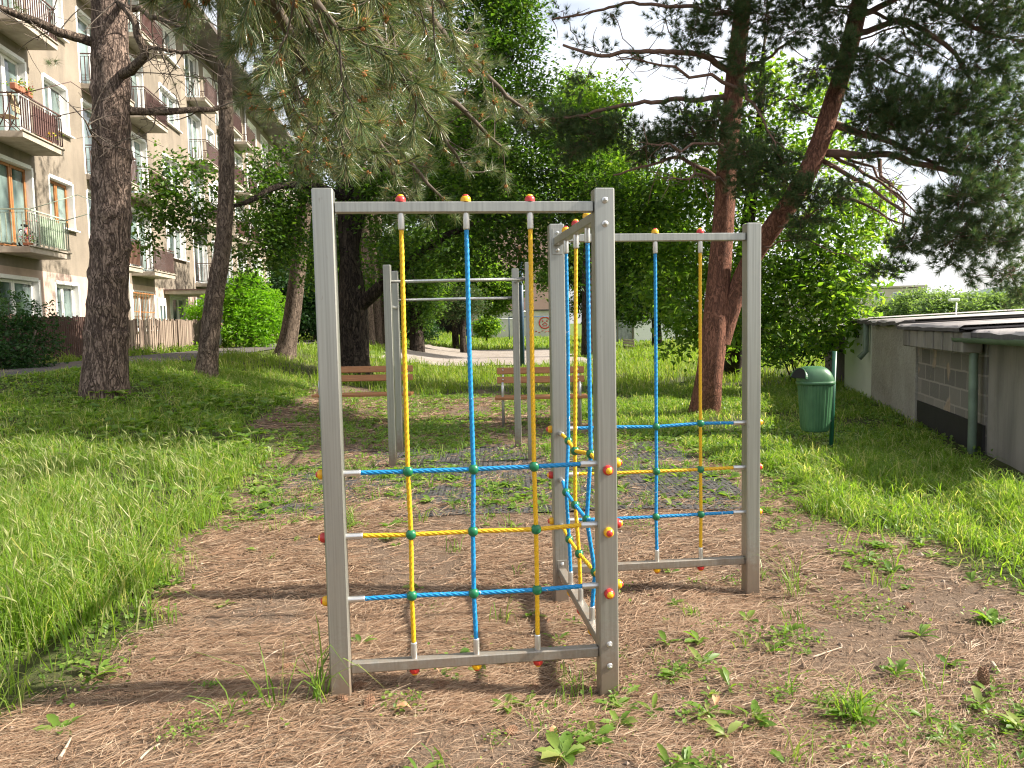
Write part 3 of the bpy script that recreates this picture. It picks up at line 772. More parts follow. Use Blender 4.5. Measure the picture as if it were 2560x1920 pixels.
for (a, b, r, dy, de) in [
    (1440, 40, 50, .3, .4), (1320, 30, 40, 0, .3), (1250, 95, 38, 0, .3), (1385, 125, 40, -.3, .32), (1300, 112, 34, -.2, .3), (1215, 25, 38, .2, .28), (1255, 185, 42, -.1, .5), (1500, 70, 55, -.4, .9), (1480, 115, 45, 0, .6),
    (1500, 290, 70, -.4, 1.1), (1440, 300, 65, -.2, 1.1), (1390, 320, 55, 0, 1.2), (1330, 275, 60, .2, 1.3), (1270, 290, 62, .3, 1.3), (1200, 262, 55, .3, 1.2), (1140, 265, 45, .4, 1.0), (1555, 260, 55, -.7, 1.1), (1470, 235, 50, -.4, .8), (1240, 330, 45, .2, .9),
    (1600, 330, 60, -1.0, 1.2), (1640, 360, 60, -1.1, 1.2), (1600, 400, 40, -.9, 1), (1700, 400, 58, -1.3, 1.1), (1755, 415, 52, -1.4, 1.0), (1800, 425, 40, -1.4, .9), (1745, 470, 50, -1.2, 1.1), (1730, 510, 38, -1.1, .9), (1660, 300, 40, -.8, .7),
    (1600, 120, 60, -.6, .9), (1640, 200, 55, -.7, .7), (1560, 20, 70, -.5, 1.2), (1650, 30, 70, -.5, 1.0), (1720, 70, 60, -.6, .9), (1760, 150, 60, -1.0, 1.0), (1740, 20, 60, -.3, 1.0), (1720, 230, 40, -.7, .5), (1820, 20, 60, -.9, 1.2),
    (1840, 130, 60, -1.0, 1.2), (1810, 90, 50, -1.0, 1.0), (1900, 200, 75, -1.2, 1.3), (1960, 230, 80, -1.4, 1.3), (2030, 240, 80, -1.5, 1.3), (2100, 230, 80, -1.6, 1.2), (2170, 260, 80, -1.6, 1.2), (1900, 130, 55, -1.3, .9), (1880, 260, 60, -1.0, 1.1),
    (1950, 60, 60, -1.0, .7), (2030, 50, 65, -1.2, .8), (2100, 60, 65, -1.4, .8), (2180, 80, 75, -1.5, 1.1), (2170, 150, 60, -1.6, .8), (2060, 150, 50, -1.4, .6), (2090, 320, 75, -1.8, 1.2), (2030, 330, 60, -1.6, 1.1), (2160, 350, 75, -1.8, 1.2), (1960, 330, 45, -1.4, .8),
    (2080, 420, 75, -2.0, 1.2), (2150, 430, 80, -2.0, 1.2), (2030, 440, 55, -1.8, 1.1), (2010, 500, 62, -1.9, 1.2), (1965, 520, 52, -1.8, 1.2), (2070, 510, 68, -2.0, 1.2), (2140, 520, 75, -2.1, 1.2), (2200, 500, 70, -2.1, 1.2), (1945, 575, 38, -1.7, 1.0), (1895, 585, 32, -1.6, .9),
    (2050, 570, 38, -1.9, .8), (2100, 600, 34, -2.0, .7), (2180, 590, 52, -2.1, 1.1), (2205, 640, 40, -2.1, 1.1), (1870, 330, 40, -1.2, .8), (1840, 400, 36, -1.3, .6),
    (1700, -60, 90, -.5, 1), (1850, -80, 100, -1, 1), (2000, -60, 100, -1.2, 1), (1550, -80, 90, .2, 1), (1750, -250, 130, .3, .9), (1950, -230, 130, 0, .9), (2120, -100, 100, -.8, 1), (1600, -330, 110, .5, .9), (1830, -420, 110, .5, .9), (1450, -120, 90, .8, .9),
    (2060, -10, 60, -1.2, 1), (2140, 10, 60, -1.4, 1), (2200, 20, 60, -1.5, 1), (1990, 120, 50, -1.2, .8), (2120, 150, 55, -1.5, 1), (2195, 200, 50, -1.6, 1), (1930, 270, 50, -1.3, 1), (2000, 290, 50, -1.5, 1), (1700, 350, 40, -1.2, 1)]:
    B.append(blob(a, b, r, Yp + dy, de))
rq = np.random.default_rng(99)
for k in range(90):  # added foliage above the view, sited to shade the lawn at mid-left
    c = np.array([rq.uniform(1.5, 8.0), rq.uniform(9.2, 15.6), 0]); zl = 1.47 + .425 * c[1] + 0.95; c[2] = zl + (11.5 - zl) * rq.uniform(0, 1) ** 1.6; B.append((c, rq.uniform(.55, .9), 1.1))
o = blob_tree([t1, t2], B, rng, wood2, 0.020, 'needle', per=160, twig_r=.005, sag=.15, needle=(46, 0.11, 0.0062, 0.95), lim_mat=1)
for ctrl, r0 in (([(1786, 331, -.6), (1850, 330, -.9), (1943, 338, -1.3), (2065, 375, -1.7), (2143, 410, -1.9)], .062), ([(1803, 270, -.6), (1890, 296, -1.0), (1960, 322, -1.3), (2030, 357, -1.5)], .058), ([(1780, 350, -.5), (1873, 396, -1.0), (1925, 444, -1.3), (1990, 480, -1.6)], .035),
                 ([(1560, 400, 0), (1535, 375, -.1), (1489, 342, -.2), (1437, 345, -.2), (1324, 383, -.1)], .042), ([(1580, 160, .1), (1540, 130, 0), (1472, 113, -.2), (1367, 109, -.3), (1280, 122, -.3), (1219, 100, -.2)], .055), ([(1600, 40, .2), (1540, 22, 0), (1489, 17, -.1), (1380, 8, 0), (1280, 20, 0), (1190, 45, 0)], .04),
                 ([(1575, 215, .1), (1500, 215, 0), (1367, 225, -.1), (1245, 250, .1), (1130, 262, .3)], .045), ([(1592, 170, .1), (1640, 130, -.3), (1720, 90, -.5)], .04), ([(1840, 80, -.5), (1960, 40, -.9), (2060, 110, -1.3), (2120, 200, -1.5)], .05), ([(1850, 40, -.5), (1980, -20, -.9), (2100, 60, -1.4), (2210, 90, -1.6)], .05)):
    p, r = densify(dpx(ctrl, Yp), np.linspace(r0, r0 * .35, len(ctrl)), .10)
    p = p + np.stack([fbm(np.arange(len(p)) * .35, np.full(len(p), k + r0 * 77), 5) - .5 for k in range(3)], 1) * .14
    wood2.tube(p, r, 8, 1, False)
    for k in range(7):
        s = p[rng.integers(2, len(p))]; e = s + nrm(rng.normal(size=3) * [1, .5, .8]) * rng.uniform(.25, .7)
        wood2.tube(bez(s, (s + e) / 2 + rng.normal(0, .08, 3), e, 5), np.linspace(.009, .003, 5), 4, 1, False)
# dead twigs below the green
for (a, b) in (((1800, 330), (1960, 430)), ((1800, 335), (1990, 470)), ((1805, 420), (1960, 500)), ((1590, 330), (1400, 310)), ((1565, 400), (1440, 390)), ((1600, 180), (1680, 330)), ((1590, 190), (1330, 130)), ((1830, 100), (2010, 200)), ((1860, 20), (2050, 130)), ((1900, 345), (1960, 510))):
    p0, p1 = PD(*a, Yp - .5), PD(*b, Yp - 1.3)
    base = wiggle(bez(p0, (p0 + p1) / 2 + [0, 0, .15], p1, 9), rng, .03)
    wood2.tube(base, np.linspace(.03, .008, 9), 6, 1, False)
    for k in range(16):
        s = base[rng.integers(2, 9)]; e = s + nrm(rng.normal(size=3) + (p1 - p0) * .5) * rng.uniform(.15, .55)
        wood2.tube([s, (s + e) / 2 + rng.normal(0, .04, 3), e], [.007, .005, .003], 3, 1, False)
w = wood.build('trunk', [M['bark_red'], M['limb_red']], pt); wood2.build('trunk', [M['bark_red'], M['limb_red']], pt)
o['crown'].build('crown', M['needle_scots'], pt)

# ---- walnut behind it
rng = np.random.default_rng(12)
Yw = 17.0
wt = thing('walnut_tree', 'bright green leafy walnut tree behind the two-stemmed pine', 'tree', G(1829, 934))
wood = MB(); g0 = G(1829, 934) + [0, 0, -.1]
t1 = trunk_mesh(wood, np.vstack([g0[None], dpx([(1590, 720, .2), (1600, 600, .3), (1620, 450, .4), (1640, 300, .5), (1650, 100, .5)], Yw)]), [.24, .19, .17, .14, .10, .04], rng, .15, 14, .08, .3)
B = []
for (a, b, r, dy, de) in [(1450, 430, 80, 1, 1), (1400, 480, 70, 1, .9), (1470, 540, 85, .6, 1), (1560, 540, 80, 0, 1), (1650, 590, 90, -.6, 1), (1720, 560, 85, -1, 1), (1700, 670, 90, -1.2, 1), (1780, 640, 80, -1.5, 1.1), (1800, 550, 70, -1.2, 1), (1750, 480, 75, -1, 1),
    (1840, 450, 70, -1, 1), (1860, 590, 60, -1.6, 1), (1640, 710, 70, -1.2, 1), (1500, 680, 70, -.5, 1.1), (1450, 620, 70, 0, 1), (1760, 720, 55, -1.8, 1), (1690, 740, 45, -1.8, .9), (1820, 690, 45, -1.9, 1.1), (1830, 640, 55, -1.8, 1), (1680, 300, 80, .5, .8), (1570, 340, 85, .8, .9), (1500, 420, 80, .8, .9), (1900, 420, 45, -.8, .9), (1890, 500, 45, -1.2, .9),
    (1620, 440, 90, .3, .9), (1720, 380, 80, 0, .9), (1790, 300, 60, 0, .8), (1530, 610, 60, .4, 1), (1590, 660, 60, .2, 1), (1640, 180, 70, .6, .8), (1750, 200, 70, .5, .7), (1480, 730, 45, -.8, .8), (1560, 730, 50, .2, .8), (1620, 620, 60, 1.2, .8), (1540, 250, 60, 1, .8), (1260, 210, 45, 3, .9), (1290, 250, 55, 3, 1), (1330, 200, 40, 3, .7), (1250, 260, 40, 3, .9), (1370, 370, 60, 2, .9), (1400, 560, 60, 1, .9)]:
    B.append(blob(a, b, r, Yw + dy, de))
rq = np.random.default_rng(98)  # unseen upper crown, added to extend the walnut's shade
for k in range(9): B.append((np.array([rq.uniform(2.5, 7.5), rq.uniform(15, 20), rq.uniform(10.2, 12.5)]), rq.uniform(.8, 1.2), .9))
o = blob_tree([t1], B, rng, wood, 0.028, 'leaf', leaf=(0.155, 0.48, 0.55, 0.45), per=26, clump=.20, k_leaf=24, lim_mat=1)
finish_tree(wt, wood, [M['bark_dark'], M['twig']], o['crown'], M['leaf_bright'])

# ---- big old broadleaf in the middle
rng = np.random.default_rng(13)
Yb = 19.5
bt = thing('old_maple_tree', 'huge old broadleaf tree with a dark gnarled trunk behind the left bench', 'tree', G(885, 942))
wood = MB(); g0 = G(885, 944) + [0, 0, -.15]
t1 = trunk_mesh(wood, np.vstack([g0[None], dpx([(763, 760, 0), (763, 700, 0), (760, 655, 0), (755, 560, 0), (750, 470, .2), (745, 380, .4), (740, 250, .5)], Yb)]), [.44, .40, .37, .33, .24, .22, .2, .12], rng, .12, 28, .10, .25, None, .10)
l2 = trunk_mesh(wood, dpx([(775, 665, 0), (800, 640, -.3), (830, 610, -.5), (880, 570, -.8), (940, 520, -1.0), (1030, 480, -1.2)], Yb), [.16, .16, .14, .12, .10, .05], rng, .15, 14, .1)
l3 = trunk_mesh(wood, dpx([(752, 560, 0), (775, 450, .2), (800, 390, .2), (840, 330, .2), (900, 220, .4), (960, 100, .6)], Yb), [.20, .19, .18, .15, .11, .05], rng, .15, 14, .1)
l4 = trunk_mesh(wood, dpx([(748, 430, 0), (700, 405, -.4), (640, 398, -.8), (590, 404, -1.2), (540, 435, -1.5), (470, 455, -1.9)], Yb), [.10, .09, .08, .07, .06, .03], rng, .15, 10, .1)
l5 = trunk_mesh(wood, dpx([(900, 220, .4), (1000, 200, .2), (1100, 230, 0), (1200, 330, -.3), (1290, 420, -.6)], Yb), [.10, .09, .08, .06, .03], rng, .2, 10, .1)
B = []
for (a, b, r, dy, de) in [(1080, 50, 70, 1, 1), (1110, 120, 65, .6, 1), (1150, 190, 62, .3, 1), (1050, 130, 70, .6, 1), (1165, 245, 48, 0, 1), (1000, 90, 80, .8, 1), (1100, 0, 70, 1, 1), (1060, -60, 100, 1.2, .9), (960, -60, 110, 1, .9), (1130, 70, 40, .8, .8),
    (900, 250, 90, 0, 1), (1000, 300, 90, -.4, 1), (1100, 340, 85, -.8, 1.1), (1200, 370, 80, -1, 1.1), (1290, 410, 75, -1.2, 1.1), (1370, 450, 60, -1.4, 1.1), (1350, 540, 58, -1.4, 1.2), (1385, 600, 42, -1.5, 1.1), (1310, 590, 40, -1.3, .9), (1220, 560, 50, -.8, .6), (1200, 620, 30, -.6, .5), (1370, 660, 32, -1.5, .8),
    (1000, 430, 85, -.8, 1.1), (900, 420, 85, -.6, 1.1), (810, 430, 70, -.3, 1), (1100, 480, 80, -1, 1.1), (950, 540, 65, -1.2, 1), (1040, 560, 55, -1.3, .9), (1130, 550, 60, -1, .9), (720, 540, 50, .6, .8), (1200, 470, 80, -1.2, 1.1), (860, 560, 50, -1, .9), (690, 600, 40, 1, .7), (820, 510, 55, .4, .9), (660, 540, 45, 1, .7), (800, 600, 40, .6, .7), (900, 610, 30, -1.2, .7),
    (1090, 220, 70, 0, 1.1), (1010, 210, 70, .2, 1), (840, 150, 90, .6, .9), (760, 60, 100, 1, .8), (860, -20, 100, 1, .8), (740, 250, 80, .8, .8), (680, 350, 70, .6, .7), (820, 330, 80, .3, .9), (1280, 330, 55, -.8, 1), (1190, 300, 55, -.5, 1), (1420, 400, 45, -1.2, .8),
    (350, 400, 45, -2.4, 1.1), (335, 470, 40, -2.4, 1.2), (395, 440, 42, -2.2, 1.1), (440, 470, 40, -2, 1.1), (320, 520, 28, -2.4, 1), (420, 370, 34, -2.1, .8), (430, 520, 26, -2.1, .8), (370, 350, 28, -2.3, .7), (540, 480, 42, -1.4, 1.1), (600, 450, 40, -1, 1), (620, 510, 42, -.8, 1), (530, 550, 32, -1.4, .9), (575, 540, 36, -1.2, .9), (480, 420, 34, -1.9, .8), (660, 430, 40, -.5, .8), (520, 600, 22, -1.3, .7), (610, 570, 30, -1, .7), (560, 400, 36, -.6, .9), (600, 380, 40, -.4, 1), (640, 400, 45, -.2, 1), (585, 430, 36, -.8, 1), (570, 350, 34, -.2, .8), (640, 480, 40, -.4, 1), (600, 540, 36, -.8, 1)]:
    B.append(blob(a, b, r, Yb + dy, de))
o = blob_tree([t1, l2, l3, l4, l5], B, rng, wood, 0.026, 'leaf', leaf=(0.115, 0.64, 0.6, 0.35), per=26, clump=.21, k_leaf=36, lim_mat=1, flat=.8)
finish_tree(bt, wood, [M['bark_dark'], M['twig']], o['crown'], M['leaf_dark'])

# ---- three pines on the left
def left_pine(label, base_px, Yd, ctrl, rad, seed, mat, knots, flare=.15, rough=.045):
    rng = np.random.default_rng(seed)
    g = G(*base_px); g0 = P(base_px[0], base_px[1], Yd); g0[2] = tz(g0[0], g0[1]) - .12
    root = thing('pine_tree', label, 'tree', g0 + [0, 0, .12], 'pine trees on the lawn')
    wood = MB()
    pts = np.vstack([g0[None], dpx([(a, b, 0) for a, b in ctrl], Yd)])
    t = trunk_mesh(wood, pts, rad, rng, .07, 30, rough, flare, knots)
    return root, wood, t, rng
root, wood, t, rng = left_pine('thick straight pine trunk with furrowed bark and knot rings before the apartment block', (259, 988), 12.0, [(231, 700), (235, 600), (240, 500), (241, 400), (240, 300), (239, 200), (238, 100), (236, 0), (234, -150), (232, -500), (230, -900)],
    [.345, .29, .275, .27, .268, .262, .262, .258, .25, .245, .22, .15, .05], 21, 'bark_black', [(1.05 + .45 * k, .085) for k in range(10)])
W2 = MB()
for ctrl, r0 in ((((232, 100, 0), (160, 78, -.3), (80, 55, -.5), (30, 30, -.6), (-40, 0, -.7)), .075), (((250, 165, 0), (290, 150, -.3), (312, 125, -.5), (300, 85, -.6), (290, 40, -.6), (250, 0, -.5)), .075), (((255, 242, 0), (330, 240, .2), (420, 238, .5), (490, 234, 1.0)), .065),
                 (((225, 330, 0), (205, 300, -.5), (190, 260, -.8)), .02), (((300, 105, -.5), (380, 110, -.5), (470, 125, -.4)), .035), (((240, 0, 0), (320, 30, -.6), (390, 60, -1)), .05)):
    p, r = densify(dpx(list(ctrl), 12.0), np.linspace(r0, r0 * .55, len(ctrl)), .08)
    p = p + np.stack([fbm(np.arange(len(p)) * .3, np.full(len(p), k + r0 * 99), 5) - .5 for k in range(3)], 1) * .10
    W2.tube(p, r, 9, 0, True)
    for k in range(9):
        s = p[rng.integers(2, len(p))]; e = s + nrm(rng.normal(size=3) * [1, .6, .8] + [.3, 0, -.1]) * rng.uniform(.3, 1.1)
        m = (s + e) / 2 + rng.normal(0, .10, 3)
        W2.tube(bez(s, m, e, 6), np.linspace(.011, .004, 6), 4, 1, False)
        for kk in range(3):
            s2 = s + (e - s) * rng.uniform(.3, 1); e2 = s2 + rng.normal(0, .22, 3); W2.tube([s2, (s2 + e2) / 2 + rng.normal(0, .04, 3), e2], [.005, .004, .003], 3, 1, False)
wood.build('trunk', [M['bark_black'], M['twig']], root); W2.build('branches', [M['bark_grey'], M['twig']], root)
cr = MB()
B = [blob(a, b, r, 12 + dy, de) for (a, b, r, dy, de) in [(330, -40, 60, -1, 1), (120, -60, 70, -.5, 1), (420, 20, 40, -1, .7), (240, -200, 120, 0, 1), (100, -250, 110, 0, 1), (380, -220, 110, 0, 1), (240, -500, 150, 0, .8), (30, 15, 26, -.7, .6), (500, 55, 40, -.5, .9), (110, 130, 12, -1, .3)]]
o = blob_tree([t], B, rng, W2, .02, 'needle', per=30, needle=(40, .12, .0036, 1.0), limbs=False, lim_mat=1)
tag(o['crown'].build('crown', M['needle_black'], root))

root, wood, t, rng = left_pine('slender bent pine trunk standing right of the thick knotted pine', (512, 953), 15.0, [(450, 760), (455, 700), (462, 650), (470, 600), (482, 540), (488, 450), (490, 350), (488, 250), (486, 150), (484, 50), (482, -80), (480, -400), (478, -800)],
    [.22, .185, .175, .17, .165, .15, .14, .145, .14, .125, .125, .12, .10, .08, .03], 22, 'bark_grey', [(1.2 + .5 * k, .05) for k in range(9)])
B = [blob(a, b, r, 15 + dy, de) for (a, b, r, dy, de) in [(430, 40, 45, -.5, .9), (520, 60, 45, -1, 1), (560, 130, 45, -1.2, 1), (410, 95, 35, -.5, .8), (400, 170, 30, 0, .8), (540, 20, 60, -1, 1), (600, 60, 50, -1.5, 1), (470, -40, 80, 0, 1), (560, -80, 80, -.5, 1), (380, -100, 80, 0, 1), (480, -300, 140, 0, .8), (430, 165, 24, -.2, .7)]]
o = blob_tree([t], B, rng, wood, .02, 'needle', per=38, needle=(44, .14, .0045, 1.0), lim_mat=1)
finish_tree(root, wood, [M['bark_grey'], M['twig']], o['crown'], M['needle_black'])

root, wood, t, rng = left_pine('leaning pine trunk beside the lime green shrub', (708, 891), 22.0, [(622, 740), (632, 680), (642, 600), (650, 530), (656, 460), (662, 400), (668, 320), (675, 200), (680, 50), (690, -200)],
    [.33, .26, .235, .22, .215, .205, .195, .18, .17, .15, .12, .05], 23, 'bark_grey', None)
B = [blob(a, b, r, 22 + dy, de) for (a, b, r, dy, de) in [(660, 400, 40, 1, .8), (720, 330, 60, 1, .9), (620, 330, 50, 1, .8), (680, 250, 60, 1.5, .9), (690, 100, 80, 1, .8), (640, -50, 90, 1, .8), (560, 350, 40, 1.5, .8), (600, 260, 50, 1.5, .8)]]
o = blob_tree([t], B, rng, wood, .02, 'needle', per=26, needle=(36, .16, .007, 1.0), lim_mat=1)
finish_tree(root, wood, [M['bark_grey'], M['twig']], o['crown'], M['needle_black'])

# ---- pine whose long-needled boughs hang into the top of the view; its trunk stands outside on the left
rng = np.random.default_rng(31)
NX, NY = -2.5, 0.7
nt = thing('pine_tree', 'long-needled pine boughs with orange pollen cones hanging over the climbing frame', 'tree', (NX, NY, tz(NX, NY)), 'pine trees on the lawn')
wood = MB()
tn = trunk_mesh(wood, np.array([[NX, NY, -.1], [NX, NY, 2], [NX + .05, NY, 4], [NX + .1, NY + .1, 7], [NX, NY + .1, 11]]), [.22, .18, .16, .12, .05], rng, .12, 18, .05, .3)
def PBs(z): return (NX + .05, NY, z)
boughs = [(PBs(4.3), [(560, -160, 3.4), (630, -40, 3.6), (690, 20, 3.6), (745, 70, 3.6)]),
          (PBs(4.4), [(560, -200, 3.5), (650, -60, 3.8), (690, 30, 3.9), (700, 110, 3.9)]),
          (PBs(4.6), [(640, -220, 3.9), (740, -60, 4.2), (810, 60, 4.2), (870, 180, 4.2), (905, 215, 4.15)]),
          (PBs(4.2), [(500, -160, 4.0), (600, 20, 4.6), (670, 150, 4.8), (730, 250, 4.8), (765, 310, 4.75)]),
          (PBs(4.4), [(540, -140, 4.4), (640, 40, 4.9), (720, 160, 5.0), (800, 230, 5.0)]),
          (PBs(4.8), [(760, -260, 3.8), (850, -110, 4.1), (920, -20, 4.1), (975, 20, 4.0)]),
          (PBs(4.9), [(700, -200, 4.0), (790, -60, 4.3), (850, 10, 4.3), (860, 70, 4.3)]),
          (PBs(4.2), [(520, -120, 4.6), (580, 40, 5.6), (620, 150, 5.9), (650, 230, 5.9), (680, 290, 5.8)]),
          (PBs(4.0), [(500, -160, 4.4), (540, 0, 5.8), (570, 80, 6.2), (590, 150, 6.2)]),
          (PBs(4.6), [(600, -200, 4.6), (740, 20, 5.6), (850, 130, 5.9), (930, 190, 5.9)]),
          (PBs(4.5), [(560, -160, 5.0), (660, 120, 6.3), (760, 250, 6.5), (820, 310, 6.5), (860, 350, 6.4)]),
          (PBs(4.8), [(680, -160, 5.2), (850, 90, 6.8), (960, 210, 7.2), (1040, 280, 7.3), (1090, 320, 7.3)]),
          (PBs(4.7), [(620, -160, 5.2), (760, 200, 7.0), (850, 320, 7.3), (910, 390, 7.4), (960, 430, 7.4)]),
          (PBs(5.0), [(780, -180, 5.2), (960, 80, 7.2), (1080, 200, 7.6), (1150, 250, 7.7)]),
          (PBs(4.1), [(540, -100, 5.4), (590, 180, 7.0), (620, 270, 7.3), (650, 330, 7.3)]),
          (PBs(5.0), [(620, -200, 4.6), (720, -40, 5.8), (800, 40, 6.2), (900, 90, 6.2)]),
          (PBs(4.6), [(640, -120, 5.6), (800, 280, 7.6), (860, 370, 7.9), (880, 430, 7.9)]),
          (PBs(4.9), [(700, -120, 5.8), (900, 200, 7.6), (980, 300, 7.8), (1010, 370, 7.8)]),
          (PBs(4.2), [(560, -100, 5.0), (640, 60, 6.6), (680, 160, 6.9), (710, 330, 7.0)])]
tips, dirs, sizes = [], [], []
for (s0, ctrl) in boughs:
    c = np.vstack([np.array(s0)[None], np.array([PD(a, b, Yd) for a, b, Yd in ctrl])])
    p, r = densify(c, np.linspace(.05, .010, len(c)), .10)
    p = p + np.stack([fbm(np.arange(len(p)) * .25, np.full(len(p), k + s0[2]), 5) - .5 for k in range(3)], 1) * .12
    wood.tube(p, r, 7, 1, True)
    L = len(p); st = int(L * .50)
    for i in range(st, L):
        for k in range(rng.integers(1, 3)):
            ln = rng.uniform(.15, .55) * (1.1 - .4 * (i - st) / (L - st))
            dv = nrm(nrm(p[min(i + 1, L - 1)] - p[i - 1]) * .8 + rng.normal(0, .7, 3) + [0, 0, -.12])
            e = p[i] + dv * ln; m = p[i] + dv * ln * .5 + [0, 0, -.05 * ln]
            q = bez(p[i], m, e + [0, 0, .06 * ln], 6); wood.tube(q, np.linspace(.006, .0035, 6), 5, 1, False)
            tips.append(q[-1]); dirs.append(nrm(q[-1] - q[-2])); sizes.append(1)
            if ln > .28:
                m2 = q[3]; d2 = nrm(dv + rng.normal(0, .6, 3)); e2 = m2 + d2 * ln * .55
                wood.tube([m2, (m2 + e2) / 2, e2], [.004, .004, .003], 4, 1, False); tips.append(e2); dirs.append(d2)
    tips.append(p[-1]); dirs.append(nrm(p[-1] - p[-3]))
tips = np.array(tips); dirs = np.array(dirs)
ydn = tips[:, 1]
cr = MB()
near = ydn < 5.3
add_needles(cr, tips[near], dirs[near], rng, 80, .125, .0030, 1.05, 0, True, .35)
add_needles(cr, tips[near] - dirs[near] * .08, dirs[near], rng, 30, .115, .0030, 1.05, 0, True, .5)
add_needles(cr, tips[~near], dirs[~near], rng, 64, .125, .0044, 1.05, 0, False, .35)
add_needles(cr, tips[~near] - dirs[~near] * .08, dirs[~near], rng, 24, .12, .0044, 1.05, 0, False, .5)
finish_tree(nt, wood, [M['bark_grey'], M['twig']], cr, M['needle_black'])
co = MB()
for p_, d_ in zip(tips, dirs):
    if rng.random() < .42:
        for k in range(7):
            q = p_ - d_ * .012 + rng.normal(0, .008, 3); co.lathe(q, nrm(d_ + rng.normal(0, .5, 3)), [(0, 0), (.007, .005), (.008, .014), (.006, .022), (0, .026)], 6)
co.build('pollen_cones', M['pollen'], nt)

# ------------------------------------------------------------------ apartment block on the left
UF = nrm(np.array([-0.109, 0.994, 0])); NF = np.array([UF[1], -UF[0], 0])      # along the facade / outwards
B0 = np.array([-13.05, 22.0, 0])
AXF = np.array([UF, NF, EZ])
def FP(s, o, z): return B0 + UF * s + NF * o + EZ * z
t = NT('stucco'); pos = t.pos()
a = t.noise(pos, 0.5, 5, 0.6); b = t.noise(t.pos((1, 1, .25)), 1.6, 5, 0.65); cfine = t.noise(pos, 40, 4, 0.7)
c = t.ramp(a, [(0.3, (0.195, 0.165, 0.13)), (0.7, (0.30, 0.252, 0.198))])
c = t.mix(t.ramp(b, [(0.45, (0,) * 3), (0.7, (0.7,) * 3)]), c, (0.15, 0.13, 0.105))
t.p(Base_Color=c, Roughness=0.95, Specular_IOR_Level=0.1); t.bump(cfine, 0.5, 0.02); M['stucco'] = t.m
M['stucco_pink'] = plain('pink_plinth_stucco', (0.46, 0.34, 0.28), 0.95, var=.15, scale=2, bump=.3)
M['concrete'] = plain('balcony_concrete', (0.36, 0.31, 0.25), 0.9, var=.25, scale=3, bump=.4)
M['white_paint'] = plain('white_paint', (0.78, 0.77, 0.74), 0.5, var=.05)
M['brown_wood'] = plain('brown_window_wood', (0.36, 0.15, 0.05), 0.5, var=.2, scale=6)
M['iron'] = plain('brown_iron', (0.10, 0.055, 0.045), 0.6, var=.2)
M['iron_green'] = plain('pale_green_iron', (0.36, 0.42, 0.33), 0.6, var=.15)
M['curtain'] = plain('curtain', (0.42, 0.42, 0.38), 0.9, var=.2, scale=5)
M['roof_dark'] = plain('roof_sheet', (0.10, 0.08, 0.07), 0.8, var=.2)
t = NT('window_glass'); t.p(Base_Color=(0.10, 0.15, 0.14), Roughness=0.06, Specular_IOR_Level=0.9, Metallic=0.0)
t.set(t.b, 'Base Color', t.ramp(t.noise(t.pos((1, 1, .6)), 1.3, 2), [(.4, (0.035, 0.05, 0.05)), (.65, (0.20, 0.27, 0.25))])); M['glass'] = t.m
COLS = {'brown': (0.16, 0.085, 0.075), 'green': (0.36, 0.44, 0.30), 'white': (0.75, 0.74, 0.72), 'tan': (0.48, 0.30, 0.18), 'rose': (0.42, 0.22, 0.19), 'ochre': (0.36, 0.24, 0.12)}
for k, v in COLS.items(): M['panel_' + k] = plain(k + '_balcony_panel', v, 0.7, var=.15, scale=3)

bld = thing('apartment_building', 'long beige five-storey apartment block with concrete balconies and white windows', 'building', FP(10, 0, .8))
FL = [0.62, 3.66, 6.49, 9.32, 12.15]; ROOF = 14.95; S0, S1 = -9.0, 62.0
BAL = [(-2.25, 0.0), (3.45, 5.65), (6.9, 9.3), (15.0, 17.3), (20.2, 22.4), (23.7, 26.0), (32, 34.3), (37.2, 39.5), (40.8, 43), (49, 51.3)]
WIN = [(0.9, 2.35), (11.2, 13.6), (18.2, 19.6), (28.0, 30.4), (35.2, 36.6), (45, 47.4), (53, 54.4)]
openings = []
for (a, b) in BAL:
    for k, f in enumerate(FL): openings.append((a + .0, b - .15, f + (.9 if k == 0 else .06), f + 2.28, 'door' if k else 'win'))
for (a, b) in WIN:
    for k, f in enumerate(FL): openings.append((a, b, f + .92, f + 2.28, 'win'))
# wall as a grid of cells with the openings left out
ss = sorted(set([S0, S1] + [round(q, 3) for o in openings for q in o[:2]])); zs = sorted(set([-0.4, FL[1] - .45, ROOF] + [round(q, 3) for o in openings for q in o[2:4]]))
mb = MB()
for i in range(len(ss) - 1):
    for j in range(len(zs) - 1):
        cs_, cz = (ss[i] + ss[i + 1]) / 2, (zs[j] + zs[j + 1]) / 2
        if any(o[0] < cs_ < o[1] and o[2] < cz < o[3] for o in openings): continue
        mb.add([FP(ss[i], 0, zs[j]), FP(ss[i + 1], 0, zs[j]), FP(ss[i + 1], 0, zs[j + 1]), FP(ss[i], 0, zs[j + 1])], [[0, 1, 2, 3]], 1 if cz < FL[1] - .45 else 0)
for q in ([FP(S0, 0, -.4), FP(S0, -11, -.4), FP(S0, -11, ROOF), FP(S0, 0, ROOF)], [FP(S1, 0, -.4), FP(S1, -11, -.4), FP(S1, -11, ROOF), FP(S1, 0, ROOF)], [FP(S0, -11, -.4), FP(S1, -11, -.4), FP(S1, -11, ROOF), FP(S0, -11, ROOF)]):
    mb.add(q, [[0, 1, 2, 3]], 0)
mb.build('wall', [M['stucco'], M['stucco_pink']], bld)
mb = MB(); mb.box(FP((S0 + S1) / 2, -5, ROOF + .12), (S1 - S0 + .8, 13.0, .22), AXF); mb.build('roof', M['roof_dark'], bld)
rngB = np.random.default_rng(3)
nwin = 0
